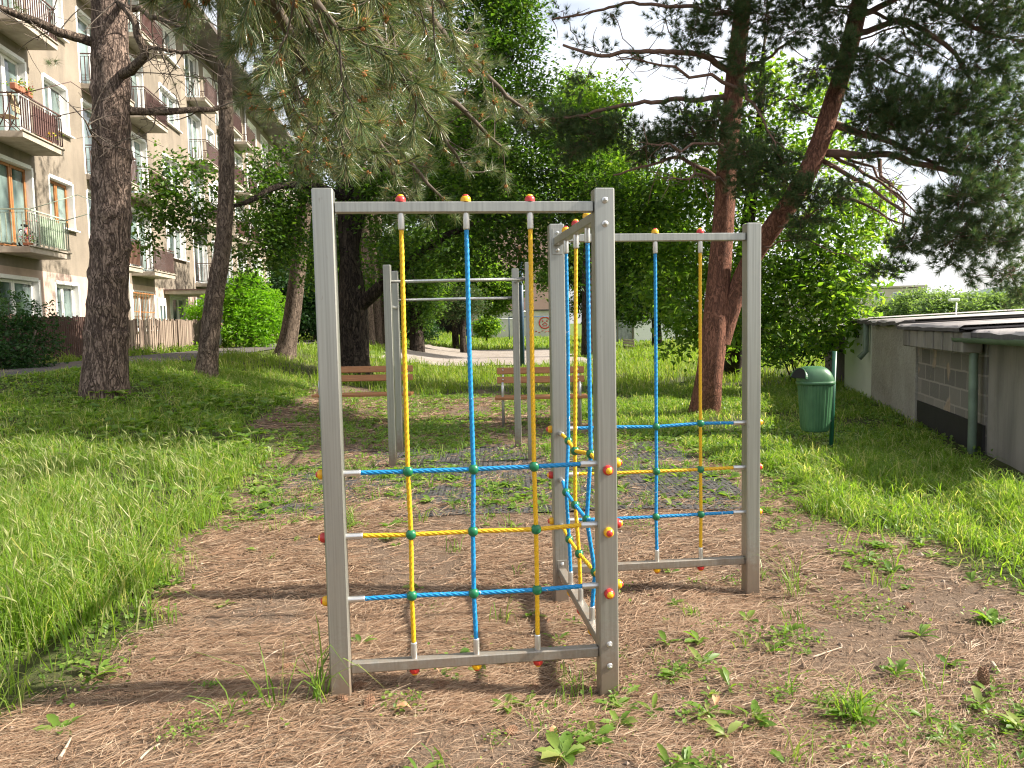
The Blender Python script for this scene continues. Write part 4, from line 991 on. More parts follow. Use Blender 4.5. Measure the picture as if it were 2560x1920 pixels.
for (a, b, z0_, z1_, kd) in sorted(openings, key=lambda o: o[0]):
    if nwin >= 90: break
    nwin += 1
    if a > 56: continue
    dep = .22
    wood_frame = (abs(a + 2.25) < .1 or abs(a - .9) < .1) and 3.5 < z0_ < 5.5
    fm = M['brown_wood'] if wood_frame else M['white_paint']
    root = MB(); W = b - a; H = z1_ - z0_
    # white reveal
    for q in ([FP(a, .002, z0_), FP(a, -dep, z0_), FP(a, -dep, z1_), FP(a, .002, z1_)], [FP(b, .002, z0_), FP(b, -dep, z0_), FP(b, -dep, z1_), FP(b, .002, z1_)], [FP(a, .002, z1_), FP(b, .002, z1_), FP(b, -dep, z1_), FP(a, -dep, z1_)], [FP(a, .002, z0_), FP(b, .002, z0_), FP(b, -dep, z0_), FP(a, -dep, z0_)]):
        root.add(q, [[0, 1, 2, 3]])
    root.box(FP(a - .05, .006, (z0_ + z1_) / 2), (.10, .012, H + .1), AXF); root.box(FP(b + .05, .006, (z0_ + z1_) / 2), (.10, .012, H + .1), AXF); root.box(FP((a + b) / 2, .006, z1_ + .05), (W, .012, .10), AXF)
    wobj = root.build('window', M['white_paint'], bld)
    f = MB(); fo = -dep + .03; th = .075
    nsash = 3 if W > 2.3 else 2
    cuts = [a, a + W * (.62 if kd == 'door' else .5), b] if nsash == 2 else [a, a + W * .3, a + W * .65, b]
    for k in range(len(cuts) - 1):
        x0, x1 = cuts[k] + .01, cuts[k + 1] - .01
        for (ca, cb, sa, sb) in ((x0 + th / 2, (z0_ + z1_) / 2, th, H - .02), (x1 - th / 2, (z0_ + z1_) / 2, th, H - .02), ((x0 + x1) / 2, z0_ + .01 + th / 2, x1 - x0 - 2 * th, th), ((x0 + x1) / 2, z1_ - .01 - th / 2, x1 - x0 - 2 * th, th)):
            f.box(FP(ca, fo, cb), (sa, .06, sb), AXF)
    f.build('frame', fm, wobj)
    g = MB(); g.add([FP(a, fo - .01, z0_), FP(b, fo - .01, z0_), FP(b, fo - .01, z1_), FP(a, fo - .01, z1_)], [[0, 1, 2, 3]]); g.build('pane', M['glass'], wobj)
    if kd == 'win':
        s_ = MB(); s_.box(FP((a + b) / 2, .06, z0_ - .025), (W + .2, .16, .04), AXF); s_.build('sill', M['white_paint'], wobj)
styles = ['brown', 'green', 'rose', 'white', 'tan', 'white', 'rose', 'ochre', 'brown', 'white']
nb = 0
for bi, (a, b) in enumerate(BAL):
    for k, f in enumerate(FL[1:]):
        if bi > 6 and k > 2: continue
        D = .82
        sl = MB(); sl.box(FP((a + b) / 2, D / 2 + .001, f - .075), (b - a, D, .15), AXF); sl.box(FP((a + b) / 2, D + .012, f + .012), (b - a + .05, .06, .03), AXF)
        bal = sl.build('balcony', M['concrete'], bld)
        green = (bi == 0 and k == 0); mr = M['iron_green'] if green else M['iron']
        rl = MB(); zt_ = f + .92; e = .02
        A_, B_, C_, D_ = FP(a + e, .02, 0), FP(a + e, D - e, 0), FP(b - e, D - e, 0), FP(b - e, .02, 0)
        for (p, q) in ((A_, B_), (B_, C_), (C_, D_)):
            for z, w_ in ((zt_, .045), (f + .84, .018), (f + .10, .018)):
                c = (p + q) / 2 + EZ * z; L = np.linalg.norm(q - p); ax = nrm(q - p)
                rl.box(c, (L, w_, w_ * .7), np.array([ax, np.cross(EZ, ax), EZ]))
            n = max(2, int(np.linalg.norm(q - p) / .12))
            for i in range(n + 1):
                pp = p + (q - p) * i / n; rl.box(pp + EZ * (f + .47), (.024, .024, .76), AXF)
        rl.build('railing', mr, bal)
        sty = {(0, 0): 'green', (0, 1): 'brown', (0, 2): 'white', (2, 0): 'white', (1, 0): 'tan'}.get((bi, k), styles[(bi * 3 + k * 2) % len(styles)])
        pn = MB()
        if bi == 0: pn.box(FP(a + (b - a) * .58, D - .045, f + .46), ((b - a) * .52, .012, .66), AXF)
        else: pn.box(FP((a + b) / 2 + .1, D - .045, f + .46), ((b - a) * (.85 if (bi + k) % 3 else .5), .012, .70), AXF)
        pn.build('railing_panel', M['panel_' + sty], bal)
        if bi == 0 and k in (0, 1):
            dr = MB()
            dr.tube([FP(a + .1, D, zt_), FP(a + .5, D + 1.0, zt_ + .42)], .012, 6); dr.tube([FP(b - .1, D, zt_), FP(b + .4, D + 1.0, zt_ + .42)], .012, 6)
            dr.tube([FP(a + .5, D + 1.0, zt_ + .42), FP(b + .4, D + 1.0, zt_ + .42)], .009, 6); dr.build('drying_rack', mr, bal)
for s_ in (6.25, 26.8, 44.0):
    dp = MB(); dp.tube([FP(s_, .1, ROOF - .1), FP(s_, .1, .7)], .06, 10); dp.build('downpipe', M['white_paint'], bld)
# entrance canopy with its posts and door
cn = MB(); cn.box(FP(12.0, .9, 3.05), (3.2, 1.75, .14), AXF); cn.box(FP(12.0, .9, 3.145), (3.3, 1.85, .05), AXF, 1); can = cn.build('entrance_canopy', [M['concrete'], M['iron']], bld)
cp_ = MB()
for s_ in (12.3, 13.2): cp_.tube([FP(s_, 1.6, .6), FP(s_, 1.6, 2.98)], .05, 8)
cp_.build('canopy_post', M['iron'], can)
dd = MB(); dd.box(FP(9.95, .03, 1.75), (.95, .07, 2.1), AXF); dob = dd.build('door', M['white_paint'], bld)
for q in (-.2, .2):
    dg = MB(); dg.box(FP(9.95 + q, .072, 1.9), (.22, .01, 1.2), AXF); dg.build('pane', M['glass'], dob)
gr = MB()                                                     # window grille on the ground floor
for s_ in np.linspace(6.95, 9.1, 14): gr.box(FP(s_, .03, 2.2), (.016, .016, 1.5), AXF)
for z in (1.5, 2.2, 2.9): gr.box(FP(8.0, .032, z), (2.2, .02, .03), AXF)
gr.build('window_grille', M['brown_wood'], bld)

# things on the balconies
def torus(mb, c, ax, Rr, r, n=20, mat=0):
    ax = nrm(ax); u = nrm(np.cross(ax, [0.1, 0.2, 1])); w = np.cross(ax, u); t = np.linspace(0, 2 * np.pi, n + 1)
    mb.tube([c + Rr * (math.cos(q) * u + math.sin(q) * w) for q in t], r, 6, mat, False)
f = FL[1]
bk = thing('bicycle', 'small pink and white child bicycle on the balcony with the pale green panel', 'bicycle', FP(-1.5, .45, f))
M['pink'] = plain('pink_paint', (0.62, 0.22, 0.26), .4); M['tyre'] = plain('tyre', (0.03, 0.03, 0.03), .8)
for s_ in (-1.85, -1.28):
    mb = MB(); torus(mb, FP(s_, .45, f + .24), NF, .22, .022); torus(mb, FP(s_, .45, f + .24), NF, .19, .010, mat=1)
    for k in range(6): mb.tube([FP(s_, .45, f + .24), FP(s_, .45, f + .24) + UF * .19 * math.cos(k) + EZ * .19 * math.sin(k)], .003, 4, 1)
    mb.build('wheel', [M['tyre'], M['white_paint']], bk)
mb = MB()
for p, q in (((-1.85, .24), (-1.62, .52)), ((-1.62, .52), (-1.36, .55)), ((-1.36, .55), (-1.28, .24)), ((-1.62, .52), (-1.55, .22)), ((-1.55, .22), (-1.36, .52)), ((-1.55, .22), (-1.85, .24)), ((-1.36, .55), (-1.39, .72))):
    mb.tube([FP(p[0], .45, f + p[1]), FP(q[0], .45, f + q[1])], .014, 6)
mb.tube([FP(-1.40, .28, f + .73), FP(-1.39, .62, f + .73)], .012, 6); mb.build('bicycle_frame', M['pink'], bk)
mb = MB(); mb.bbox(FP(-1.66, .45, f + .58), (.2, .12, .05), AXF, 0, .02); mb.build('saddle', M['tyre'], bk)
f = FL[2]
ch = thing('folding_chair', 'folded beige garden chair on the balcony with the brown panel', 'chair', FP(-1.9, .45, f))
AX2 = np.array([UF, nrm(NF + EZ * .25), nrm(EZ - NF * .25)])
mb = MB(); mb.bbox(FP(-1.9, .5, f + .75), (.42, .03, .5), AX2, 0, .01); mb.build('backrest', plain('beige_canvas', (.42, .33, .2), .9), ch)
mb = MB(); mb.bbox(FP(-1.9, .3, f + .42), (.42, .4, .03), AXF, 0, .01); mb.build('seat', plain('beige_canvas_seat', (.42, .33, .2), .9), ch)
for s_ in (-2.12, -1.68):
    mb = MB(); mb.tube([FP(s_, .65, f), FP(s_, .2, f + .45), FP(s_, .18, f + .6)], .013, 6); mb.tube([FP(s_, .15, f), FP(s_, .42, f + .5), FP(s_, .58, f + 1.0)], .013, 6); mb.build('leg', M['iron'], ch)
M['terracotta'] = plain('terracotta', (.36, .13, .07), .8); M['petal_pink'] = plain('pink_petals', (.75, .12, .22), .6); M['petal_yellow'] = plain('yellow_petals', (.8, .5, .03), .6); M['petal_red'] = plain('red_petals', (.6, .04, .03), .6)
def pot(lab, s_, o_, z, pet, w=.28):
    r = np.random.default_rng(int(abs(s_) * 100 + z * 10)); q = thing('flower_pot', lab, 'flower pot', FP(s_, o_, z))
    mb = MB(); c = FP(s_, o_, z); mb.bbox(c + EZ * .08, (w, .14, .15), AXF, 0, .015); mb.build('pot', M['terracotta'], q)
    mb = MB(); C = c + EZ * .19 + r.normal(0, 1, (90, 3)) * [w * .35, .06, .05]; add_leaves(mb, C, r, .06, .6); mb.build('leaves', M['leaf_bright'], q)
    mb = MB(); C = c + EZ * .24 + r.normal(0, 1, (40, 3)) * [w * .35, .06, .03]; add_leaves(mb, C, r, .05, .9); mb.build('flowers', pet, q)
pot('flower box with pink blossoms beside the child bicycle', -2.05, .68, FL[1] + .02, M['petal_pink'])
pot('flower box with yellow blossoms on the railing of the brown-panelled balcony', -2.2, .75, FL[2] + .95, M['petal_yellow'], .5)
pot('pot of red flowers on the railing corner of the brown-panelled balcony', -1.75, .78, FL[2] + .93, M['petal_red'], .2)
pot('long box of yellow flowers behind the bars under the brown panel', -.8, .68, FL[2] + .02, M['petal_yellow'], .6)
# satellite dish
sd_c = FP(15.6, 1.15, FL[2] + 1.55)
ds = thing('satellite_dish', 'round white satellite dish on a balcony right of the slender pine trunk', 'satellite dish', sd_c)
ax = nrm(NF * .9 - UF * .7 + EZ * .3)
mb = MB(); mb.lathe(sd_c, ax, [(0, 0), (.15, .008), (.3, .035), (.45, .085), (.46, .085), (.46, .078), (.3, .025), (0, -.015)], 28); mb.build('reflector', M['white_paint'], ds)
mb = MB(); mb.tube([sd_c - ax * .02, sd_c - ax * .15 - EZ * .2, FP(15.6, .8, FL[2] + .93)], .02, 8); mb.tube([sd_c - EZ * .42, sd_c + ax * .42 - EZ * .1], .012, 6); mb.build('arm', M['sleeve'], ds)

# ------------------------------------------------------------------ fences by the path
t = NT('old_fence_wood'); pos = t.pos((8, 8, .8)); a = t.noise(pos, 1.5, 5, .6)
t.p(Base_Color=t.mix(t.ramp(t.island(), [(0, (0,) * 3), (1, (1,) * 3)]), t.ramp(a, [(.3, (.10, .068, .05)), (.7, (.20, .145, .11))]), t.ramp(a, [(.3, (.22, .165, .125)), (.7, (.38, .30, .23))])), Roughness=.95); t.bump(a, .5, .01); M['fence_wood'] = t.m
t = NT('picket_brown'); a = t.noise(t.pos((6, 6, 1)), 2, 4); t.p(Base_Color=t.ramp(a, [(.3, (.05, .026, .02)), (.7, (.10, .052, .038))]), Roughness=.8); M['picket'] = t.m
def fence_pts(y): return np.array([-10.15 - .06 * (y - 21), y, tz(-10.15 - .06 * (y - 21), y)])
rf = np.random.default_rng(8)
fr = thing('paling_fence', 'grey weathered paling fence right of the thick pine trunk', 'fence', fence_pts(24))
mb = MB(); y = 20.9
while y < 29.0:
    w_ = rf.uniform(.035, .075); p = fence_pts(y); h_ = rf.uniform(.90, 1.0)
    mb.box(p + [rf.normal(0, .012), 0, h_ / 2 - .05], (.022, w_ * .93, h_ + .1), np.array([[1, 0, 0], [0, 1, rf.normal(0, .015)], [0, -rf.normal(0, .02), 1]])); y += w_
mb.build('paling', M['fence_wood'], fr)
mb = MB()
for z in (.25, .75): mb.tube([fence_pts(20.9) + [-.04, 0, z], fence_pts(25) + [-.04, 0, z], fence_pts(29) + [-.04, 0, z]], .03, 6)
mb.build('rail', M['fence_wood'], fr)
fr = thing('picket_fence', 'dark brown picket fence with gaps left of the thick pine trunk', 'fence', fence_pts(18))
mb = MB(); y = 14.0
while y < 20.8:
    p = fence_pts(y); h_ = 1.0 + rf.normal(0, .015); mb.box(p + [0, 0, h_ / 2], (.02, .055, h_), np.array([[1, 0, 0], [0, 1, rf.normal(0, .02)], [0, 0, 1]])); y += .092
mb.build('picket', M['picket'], fr)
mb = MB()
for z in (.28, .78): mb.box((fence_pts(14) + fence_pts(20.8)) / 2 + [-.03, 0, z], (.03, 6.85, .06), np.array([[1, .06, 0], [-.06, 1, (fence_pts(20.8)[2] - fence_pts(14)[2]) / 6.8], [0, 0, 1]]))
mb.build('rail', M['picket'], fr)

# ------------------------------------------------------------------ garages on the right
GU = nrm(np.array([0.2425, 0.970, 0])); GN = np.array([-GU[1], GU[0], 0]); G0 = np.array([4.74, 7.26, 0]); AXG = np.array([GU, -GN, EZ])
def GP(s, o, z): return G0 + GU * s + GN * o + EZ * z
t = NT('white_render'); pos = t.pos(); a = t.noise(pos, 1.5, 5, .6); st_ = t.noise(t.pos((3, 3, .4)), 2, 4)
t.p(Base_Color=t.mix(t.ramp(a, [(.5, (0,) * 3), (.8, (.5,) * 3)]), (.50, .53, .44), (.33, .36, .28)), Roughness=.9); t.bump(t.noise(pos, 30, 4), .3, .01); M['g_white'] = t.m
t = NT('grey_torn_render'); pos = t.pos(); a = t.noise(pos, 1.8, 6, .65); vo = t.n('TexVoronoi', {'Vector': t.pos((5, 5, 5)), 'Scale': 1.1}, feature='DISTANCE_TO_EDGE').outputs[0]; nn = t.noise(pos, 5, 5, .7, .8)
c = t.ramp(a, [(.3, (.24, .225, .19)), (.7, (.36, .345, .30))]); c = t.mix(t.ramp(t.math('ABSOLUTE', t.math('SUBTRACT', nn, .5)), [(0, (.5,) * 3), (.012, (0,) * 3)]), c, (.13, .12, .10))
t.p(Base_Color=c, Roughness=.95); t.bump(t.math('ADD', nn, t.noise(pos, 22, 4)), .8, .03); M['g_grey'] = t.m
t = NT('cinder_block'); pos = t.n('NewGeometry').outputs['Position']
sx = t.n('SeparateXYZ', {0: pos}); cmb = t.n('CombineXYZ', {0: sx.outputs[1], 1: sx.outputs[2]}).outputs[0]
wv = t.n('VectorMath', {0: cmb, 1: t.n('VectorMath', {0: t.n('TexNoise', {'Vector': t.pos(), 'Scale': 4.0, 'Detail': 3}).outputs[1], 1: (.02, .02, 0)}, operation='MULTIPLY').outputs[0]}, operation='ADD').outputs[0]
br = t.n('TexBrick', {'Vector': wv, 'Color1': (.15, .14, .125), 'Color2': (.25, .23, .20), 'Mortar': (.31, .28, .245), 'Scale': 1.0, 'Mortar Size': .012, 'Brick Width': .42, 'Row Height': .21, 'Bias': 0.0})
rend = t.ramp(t.noise(t.pos(), 1.4, 3, .6), [(.56, (0,) * 3), (.60, (1,) * 3)])
c = t.mix(rend, br.outputs[0], t.ramp(t.noise(t.pos(), 12, 4), [(.3, (.30, .23, .17)), (.7, (.40, .32, .24))]))
t.p(Base_Color=c, Roughness=.95); t.bump(t.math('ADD', t.math('MULTIPLY', rend, 1.2), t.math('ADD', t.noise(t.pos(), 25, 4, .7), t.math('MULTIPLY', br.outputs[1], -.6))), .7, .02); M['g_block'] = t.m
t = NT('stained_concrete'); a = t.noise(t.pos((2.2, 2.2, .3)), 1.2, 6, .6); b = t.noise(t.pos(), 2.2, 6, .65)
c = t.ramp(a, [(.30, (.13, .12, .105)), (.55, (.25, .23, .20)), (.8, (.31, .285, .25))]); t.p(Base_Color=t.mix(t.ramp(b, [(.55, (0,) * 3), (.8, (.6,) * 3)]), c, (.12, .11, .09)), Roughness=.95); t.bump(t.noise(t.pos(), 20, 5), .4, .01); M['g_conc'] = t.m
M['felt'] = plain('roofing_felt', (.40, .365, .355), .9, var=.2, scale=2.5, bump=.4); M['felt_dark'] = plain('dark_felt', (.10, .09, .09), .9, var=.3, scale=6, bump=.5)
M['bitumen'] = plain('bitumen_plinth', (.014, .013, .013), .75, var=.3); M['zinc'] = plain('green_zinc', (.13, .18, .13), .55, var=.25, scale=5); M['dark_wood'] = plain('dark_board', (.05, .035, .028), .9, var=.3, scale=9)
def garage(label, s0, s1, he, mat, plinth=0.0, depth=5.4, rise=.22, proud=0.0):
    o = thing('garage', label, 'garage', GP((s0 + s1) / 2, 0, 0), 'row of low garages on the right')
    mb = MB(); zb = -.5; n = 24
    S_ = np.linspace(s0, s1 - .004, n); Z_ = np.array([zb, plinth + .02, .5 * he + .2, he])
    gv = [[GP(s, proud + .012 * (fbm(np.array([s * 2.]), np.array([z * 2.]), 3)[0] - .5), z) for s in S_] for z in Z_]
    V = np.array(gv).reshape(-1, 3); i = np.arange(len(Z_) - 1)[:, None]; j = np.arange(n - 1)[None]
    mb.add(V, np.stack([i * n + j, i * n + j + 1, (i + 1) * n + j + 1, (i + 1) * n + j], -1).reshape(-1, 4))
    for s in (s0 + .001, s1 - .004): mb.add([GP(s, proud, zb), GP(s, -depth, zb), GP(s, -depth, he + rise - .05), GP(s, proud, he)], [[0, 1, 2, 3]])
    mb.add([GP(s0, -depth, zb), GP(s1, -depth, zb), GP(s1, -depth, he + rise - .05), GP(s0, -depth, he + rise - .05)], [[0, 1, 2, 3]])
    mb.build('wall', mat, o)
    return o
def roof(o, s0, s1, he, rise=.22, depth=5.6, over=.14, th=.045, lip=0.0, wav=.02):
    rg = np.random.default_rng(int(s0 * 10 + 100)); n = 14; S_ = np.linspace(s0, s1, n); mb = MB(); top = []; bot = []
    O_ = np.array([over, over - .03, -.6, -2, -depth])
    for s in S_:
        wz = rg.normal(0, wav * .5); wo = rg.normal(0, wav)
        top.append([GP(s, q + (wo if k == 0 else 0), he + th + (rise + .0) * (over - q) / depth + (wz - .03 if k == 0 else wz * .3)) for k, q in enumerate(O_)])
        bot.append([GP(s, over + wo, he + wz - .035 - lip), GP(s, over - .05, he + .002)])
    T = np.array(top).reshape(-1, 3); m = len(O_); i = np.arange(n - 1)[:, None]; j = np.arange(m - 1)[None]
    mb.add(T, np.stack([i * m + j, (i + 1) * m + j, (i + 1) * m + j + 1, i * m + j + 1], -1).reshape(-1, 4), 0, True)
    E_ = np.array([[t_[0], b_[0], b_[1]] for t_, b_ in zip(top, bot)]).reshape(-1, 3); j = np.arange(2)[None]
    mb.add(E_, np.stack([i * 3 + j, (i + 1) * 3 + j, (i + 1) * 3 + j + 1, i * 3 + j + 1], -1).reshape(-1, 4), 1)
    mb.add([top[0][0], top[0][-1], bot[0][1]], [[0, 1, 2]], 1)
    return mb.build('roof', [M['felt'], M['felt_dark']], o)
gc = garage('nearest garage with a stained grey concrete wall and zinc gutter', -0.75, .97, 1.26, M['g_conc'], proud=-.02); roof(gc, -0.85, 1.0, 1.27, rise=.18)
gb = garage('garage with bare cinder blocks, patches of old render and a black base', .97, 3.72, 1.24, M['g_block']); roof(gb, .95, 3.75, 1.32, rise=.20, over=.26, lip=-.01, wav=.012)
gg = garage('garage with torn pale grey render between the block wall and the white wall', 3.72, 6.74, 1.36, M['g_grey'], proud=.03); roof(gg, 3.68, 6.74, 1.375, over=.10, th=.05, wav=.03)
gw = garage('garage with a smooth white wall and a short broken downpipe', 6.74, 9.63, 1.37, M['g_white'], proud=.015); roof(gw, 6.74, 9.75, 1.385, over=.12, th=.06, wav=.015)
gd = garage('far garage end clad in dark boards next to the walnut leaves', 9.63, 13.2, 1.25, M['dark_wood'], proud=-.08); roof(gd, 9.66, 13.2, 1.26)
mb = MB(); mb.box(GP(2.3, .012, .0), (2.7, .02, .62), AXG); mb.build('plinth', M['bitumen'], gb)
mb = MB()
for k in range(7):                                        # concrete lintel teeth under the eaves
    mb.bbox(GP(1.15 + k * .38, .13, 1.18), (.31, .20, .22), AXG, 0, .012)
mb.build('eave_block', M['g_conc'], gb)
mb = MB(); mb.tube([GP(1.08, .09, 1.22), GP(1.05, .10, 1.1), GP(1.03, .10, .3), GP(1.03, .10, -.3)], .045, 10); mb.build('downpipe', M['zinc'], gc)
mb = MB(); a = np.linspace(np.pi, 2 * np.pi, 8); q0, q1 = GP(-.85, .20, 1.25), GP(1.3, .20, 1.23)
V = [q + GN * .055 * math.cos(t_) + EZ * .055 * math.sin(t_) for q in (q0, q1) for t_ in a] ; mb.add(V, [[i, i + 1, i + 9, i + 8] for i in range(7)], 0, True)
mb.build('gutter', M['zinc'], gc)
mb = MB(); mb.tube([GP(6.95, .09, 1.36), GP(6.95, .09, .86), GP(6.95, .20, .74)], .05, 10); mb.build('downpipe', M['zinc'], gw)
mb = MB()                                                  # dark letter-shaped strokes high on the white wall
M['ink'] = plain('dark_marks', (.04, .04, .035), .8)
xs = 8.55
for k, strokes in enumerate([[((0, 0), (.02, .1)), ((.02, .1), (.06, .02)), ((.06, .02), (.09, .1)), ((.09, .1), (.1, 0))], [((0, 0), (.05, .1)), ((.05, .1), (.1, 0)), ((.02, .04), (.08, .04))], [((0, 0), (0, .1)), ((0, .1), (.09, .07)), ((.09, .07), (0, .05)), ((0, .05), (.09, 0))], [((.05, 0), (.05, .1)), ((0, .1), (.1, .1))]]):
    for (p, q) in strokes: mb.tube([GP(xs - k * .15 - p[0], .024, 1.08 + p[1]), GP(xs - k * .15 - q[0], .024, 1.08 + q[1])], .008, 4)
mb.build('scribble', M['ink'], gw)

# ------------------------------------------------------------------ shrubs
def shrub(name, label, cat, balls, Yd, seed, mat, L, asp, per, kleaf, base, up=.5, droop=.2, twig=.006, clump=.10):
    rng = np.random.default_rng(seed); g = P(base[0] * DS, base[1] * DS, Yd); g[2] = tz(g[0], g[1])
    root = thing(name, label, cat, g); wood = MB()
    B = [blob(a, b, r, Yd + dy, de) for (a, b, r, dy, de) in balls]
    st = np.array([g + rng.normal(0, .12, 3) * [1, 1, 0] + [0, 0, z] for z in (0, .15, .4)])
    for k in range(5): wood.tube([g + rng.normal(0, .1, 3) * [1, 1, 0] - EZ * .1, g + rng.normal(0, .2, 3) * [1, 1, 0] + EZ * min(.7, .55 * max(q_[0][2] - g[2] for q_ in B))], [.03, .015], 5)
    o = blob_tree([(st, np.array([.04, .035, .03]))], B, rng, wood, .012, 'leaf', leaf=(L, asp, up, droop), per=per, clump=clump, k_leaf=kleaf, twig_r=twig)
    wood.build('stems', M['twig'], root); o['crown'].build('crown', mat, root)
    return root
shrub('shrub', 'round lime green sunlit shrub behind the slender pine trunk', 'shrub', [(540, 640, 45, 0, 1), (560, 690, 50, -.5, 1.1), (520, 690, 45, -.4, 1.1), (510, 640, 40, 0, 1), (545, 615, 30, .2, 1), (575, 650, 35, .2, 1), (490, 660, 40, .2, 1), (450, 675, 30, .8, 1), (425, 680, 22, 1, 1), (500, 725, 35, -.8, 1), (550, 730, 35, -.8, 1), (580, 700, 30, 0, 1), (520, 606, 16, 0, .8), (548, 592, 14, 0, .8), (585, 668, 18, 0, .8), (592, 715, 16, -.2, .8), (470, 690, 22, -.2, .9)], 27.0, 41, M['leaf_lime'], .17, .36, 60, 18, (535, 760), clump=.16)
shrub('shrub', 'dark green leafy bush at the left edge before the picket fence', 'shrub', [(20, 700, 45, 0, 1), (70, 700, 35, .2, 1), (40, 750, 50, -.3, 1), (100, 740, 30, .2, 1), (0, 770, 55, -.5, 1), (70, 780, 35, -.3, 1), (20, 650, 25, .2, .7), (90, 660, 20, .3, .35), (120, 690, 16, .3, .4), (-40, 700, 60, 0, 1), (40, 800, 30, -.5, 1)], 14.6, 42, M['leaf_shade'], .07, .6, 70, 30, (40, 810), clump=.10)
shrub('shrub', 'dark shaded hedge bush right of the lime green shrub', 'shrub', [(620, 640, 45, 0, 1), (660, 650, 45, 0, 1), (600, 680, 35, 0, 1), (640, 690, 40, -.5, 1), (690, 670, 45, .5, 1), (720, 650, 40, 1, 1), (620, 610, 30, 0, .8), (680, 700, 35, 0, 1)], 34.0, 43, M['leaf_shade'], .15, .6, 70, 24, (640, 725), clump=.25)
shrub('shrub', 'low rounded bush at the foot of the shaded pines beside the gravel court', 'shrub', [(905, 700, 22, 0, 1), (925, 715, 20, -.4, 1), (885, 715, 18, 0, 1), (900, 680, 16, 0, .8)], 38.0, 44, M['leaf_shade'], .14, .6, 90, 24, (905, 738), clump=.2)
shrub('shrub', 'leafy weeds piled along the foot of the paling fence', 'shrub', [(300, 770, 14, 0, 1), (330, 772, 13, .6, 1), (365, 770, 14, 1.2, 1), (395, 765, 12, 1.8, 1), (420, 760, 14, 2.6, 1), (450, 755, 12, 3.2, 1)], 20.6, 45, M['leaf_bright'], .10, .6, 120, 20, (360, 778), clump=.12)
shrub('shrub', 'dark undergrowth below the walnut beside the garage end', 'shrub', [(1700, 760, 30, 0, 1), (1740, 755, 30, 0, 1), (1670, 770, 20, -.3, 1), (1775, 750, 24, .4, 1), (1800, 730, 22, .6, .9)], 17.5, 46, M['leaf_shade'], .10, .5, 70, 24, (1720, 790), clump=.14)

# ------------------------------------------------------------------ trees and buildings far behind
def far_tree(label, px, pyb, Yd, balls, seed, mat, L, asp=.55, wood_mat='bark_dark', group=None, tr=.22, per=40, kleaf=34, clump=.3):
    rng = np.random.default_rng(seed); g = P(px * DS, pyb * DS, Yd); g[2] = tz(g[0], g[1]) if Yd < 40 else 0
    root = thing('tree', label, 'tree', g, group); wood = MB(); top = max(PD(a, b, Yd)[2] for a, b, *_ in balls)
    tp = np.array([g - EZ * .2, g + EZ * top * .35 + rng.normal(0, .1, 3), g + EZ * top * .65 + rng.normal(0, .2, 3), g + EZ * top * .95])
    t = trunk_mesh(wood, tp, [tr, tr * .8, tr * .5, .03], rng, .3, 10, .1, .2)
    B = [blob(a, b, r, Yd + dy, 1.0) for (a, b, r, dy) in balls]
    o = blob_tree([t], B, rng, wood, .02, 'leaf', leaf=(L, asp, .6, .3), per=per, clump=clump, k_leaf=kleaf, lim_mat=1, twig_r=.012)
    finish_tree(root, wood, [M[wood_mat], M['twig']], o['crown'], mat); return root
GT = 'trees beyond the gravel court'
far_tree('bushy mid-green tree seen under the pull-up bars', 985, 722, 46, [(960, 650, 40, 0), (1010, 640, 45, .5), (1040, 600, 45, 1), (980, 600, 45, 1), (1060, 650, 35, 0), (1000, 560, 60, 2), (930, 620, 40, .5), (1090, 620, 40, .5), (920, 560, 60, 2)], 51, M['leaf_bright'], .22, group=GT)
far_tree('dull grey-green small tree with a bare trunk before the dark shed', 1002, 726, 40, [(1000, 665, 24, 0), (980, 672, 18, 0), (1020, 660, 20, 0), (965, 660, 14, 0), (1005, 640, 24, .5)], 52, M['needle_scots'], .2, .25, tr=.2, group=GT)
far_tree('tall dark tree left of the dark shed with ivy at its foot', 900, 735, 36, [(890, 640, 40, 0), (910, 600, 50, .5), (870, 590, 50, 1), (900, 690, 22, 0), (895, 540, 70, 1), (850, 640, 35, 1), (930, 655, 22, .2)], 53, M['leaf_dark'], .18, tr=.35, group=GT)
far_tree('dark tree hanging over the white garage in the background', 1420, 745, 44, [(1350, 640, 45, 0), (1400, 620, 50, 0), (1340, 590, 50, 0), (1420, 660, 35, 0), (1310, 660, 32, .5), (1365, 680, 25, 0), (1460, 600, 60, 1), (1330, 530, 70, 2), (1420, 520, 80, 2), (1240, 560, 40, 2), (1180, 600, 24, 1), (1460, 690, 30, 0), (1290, 590, 45, 1), (1270, 640, 24, 1), (1255, 600, 35, 1), (1300, 690, 20, .5), (1245, 660, 16, 1)], 54, M['leaf_dark'], .18, tr=.3, group=GT)
far_tree('small light green bush-like tree by the goal frames', 1050, 728, 64, [(1050, 715, 12, 0), (1040, 705, 12, 0), (1060, 703, 12, 0), (1052, 695, 10, 0)], 55, M['leaf_bright'], .28, tr=.1, per=60, group=GT)
far_tree('shaded tree filling the gap right of the leaning pine', 690, 735, 40, [(700, 600, 60, 0), (650, 580, 55, 0), (740, 620, 50, 0), (700, 660, 40, 0), (780, 580, 50, 1), (820, 640, 40, 1), (640, 500, 70, 2), (740, 520, 70, 2), (840, 560, 50, 2), (860, 420, 80, 0), (960, 380, 80, 0), (1060, 380, 80, 0), (1000, 470, 80, 0), (1120, 440, 70, 0), (900, 330, 80, 1), (1020, 300, 80, 1), (800, 420, 70, 1)], 56, M['leaf_dark'], .2, tr=.3, group=GT)
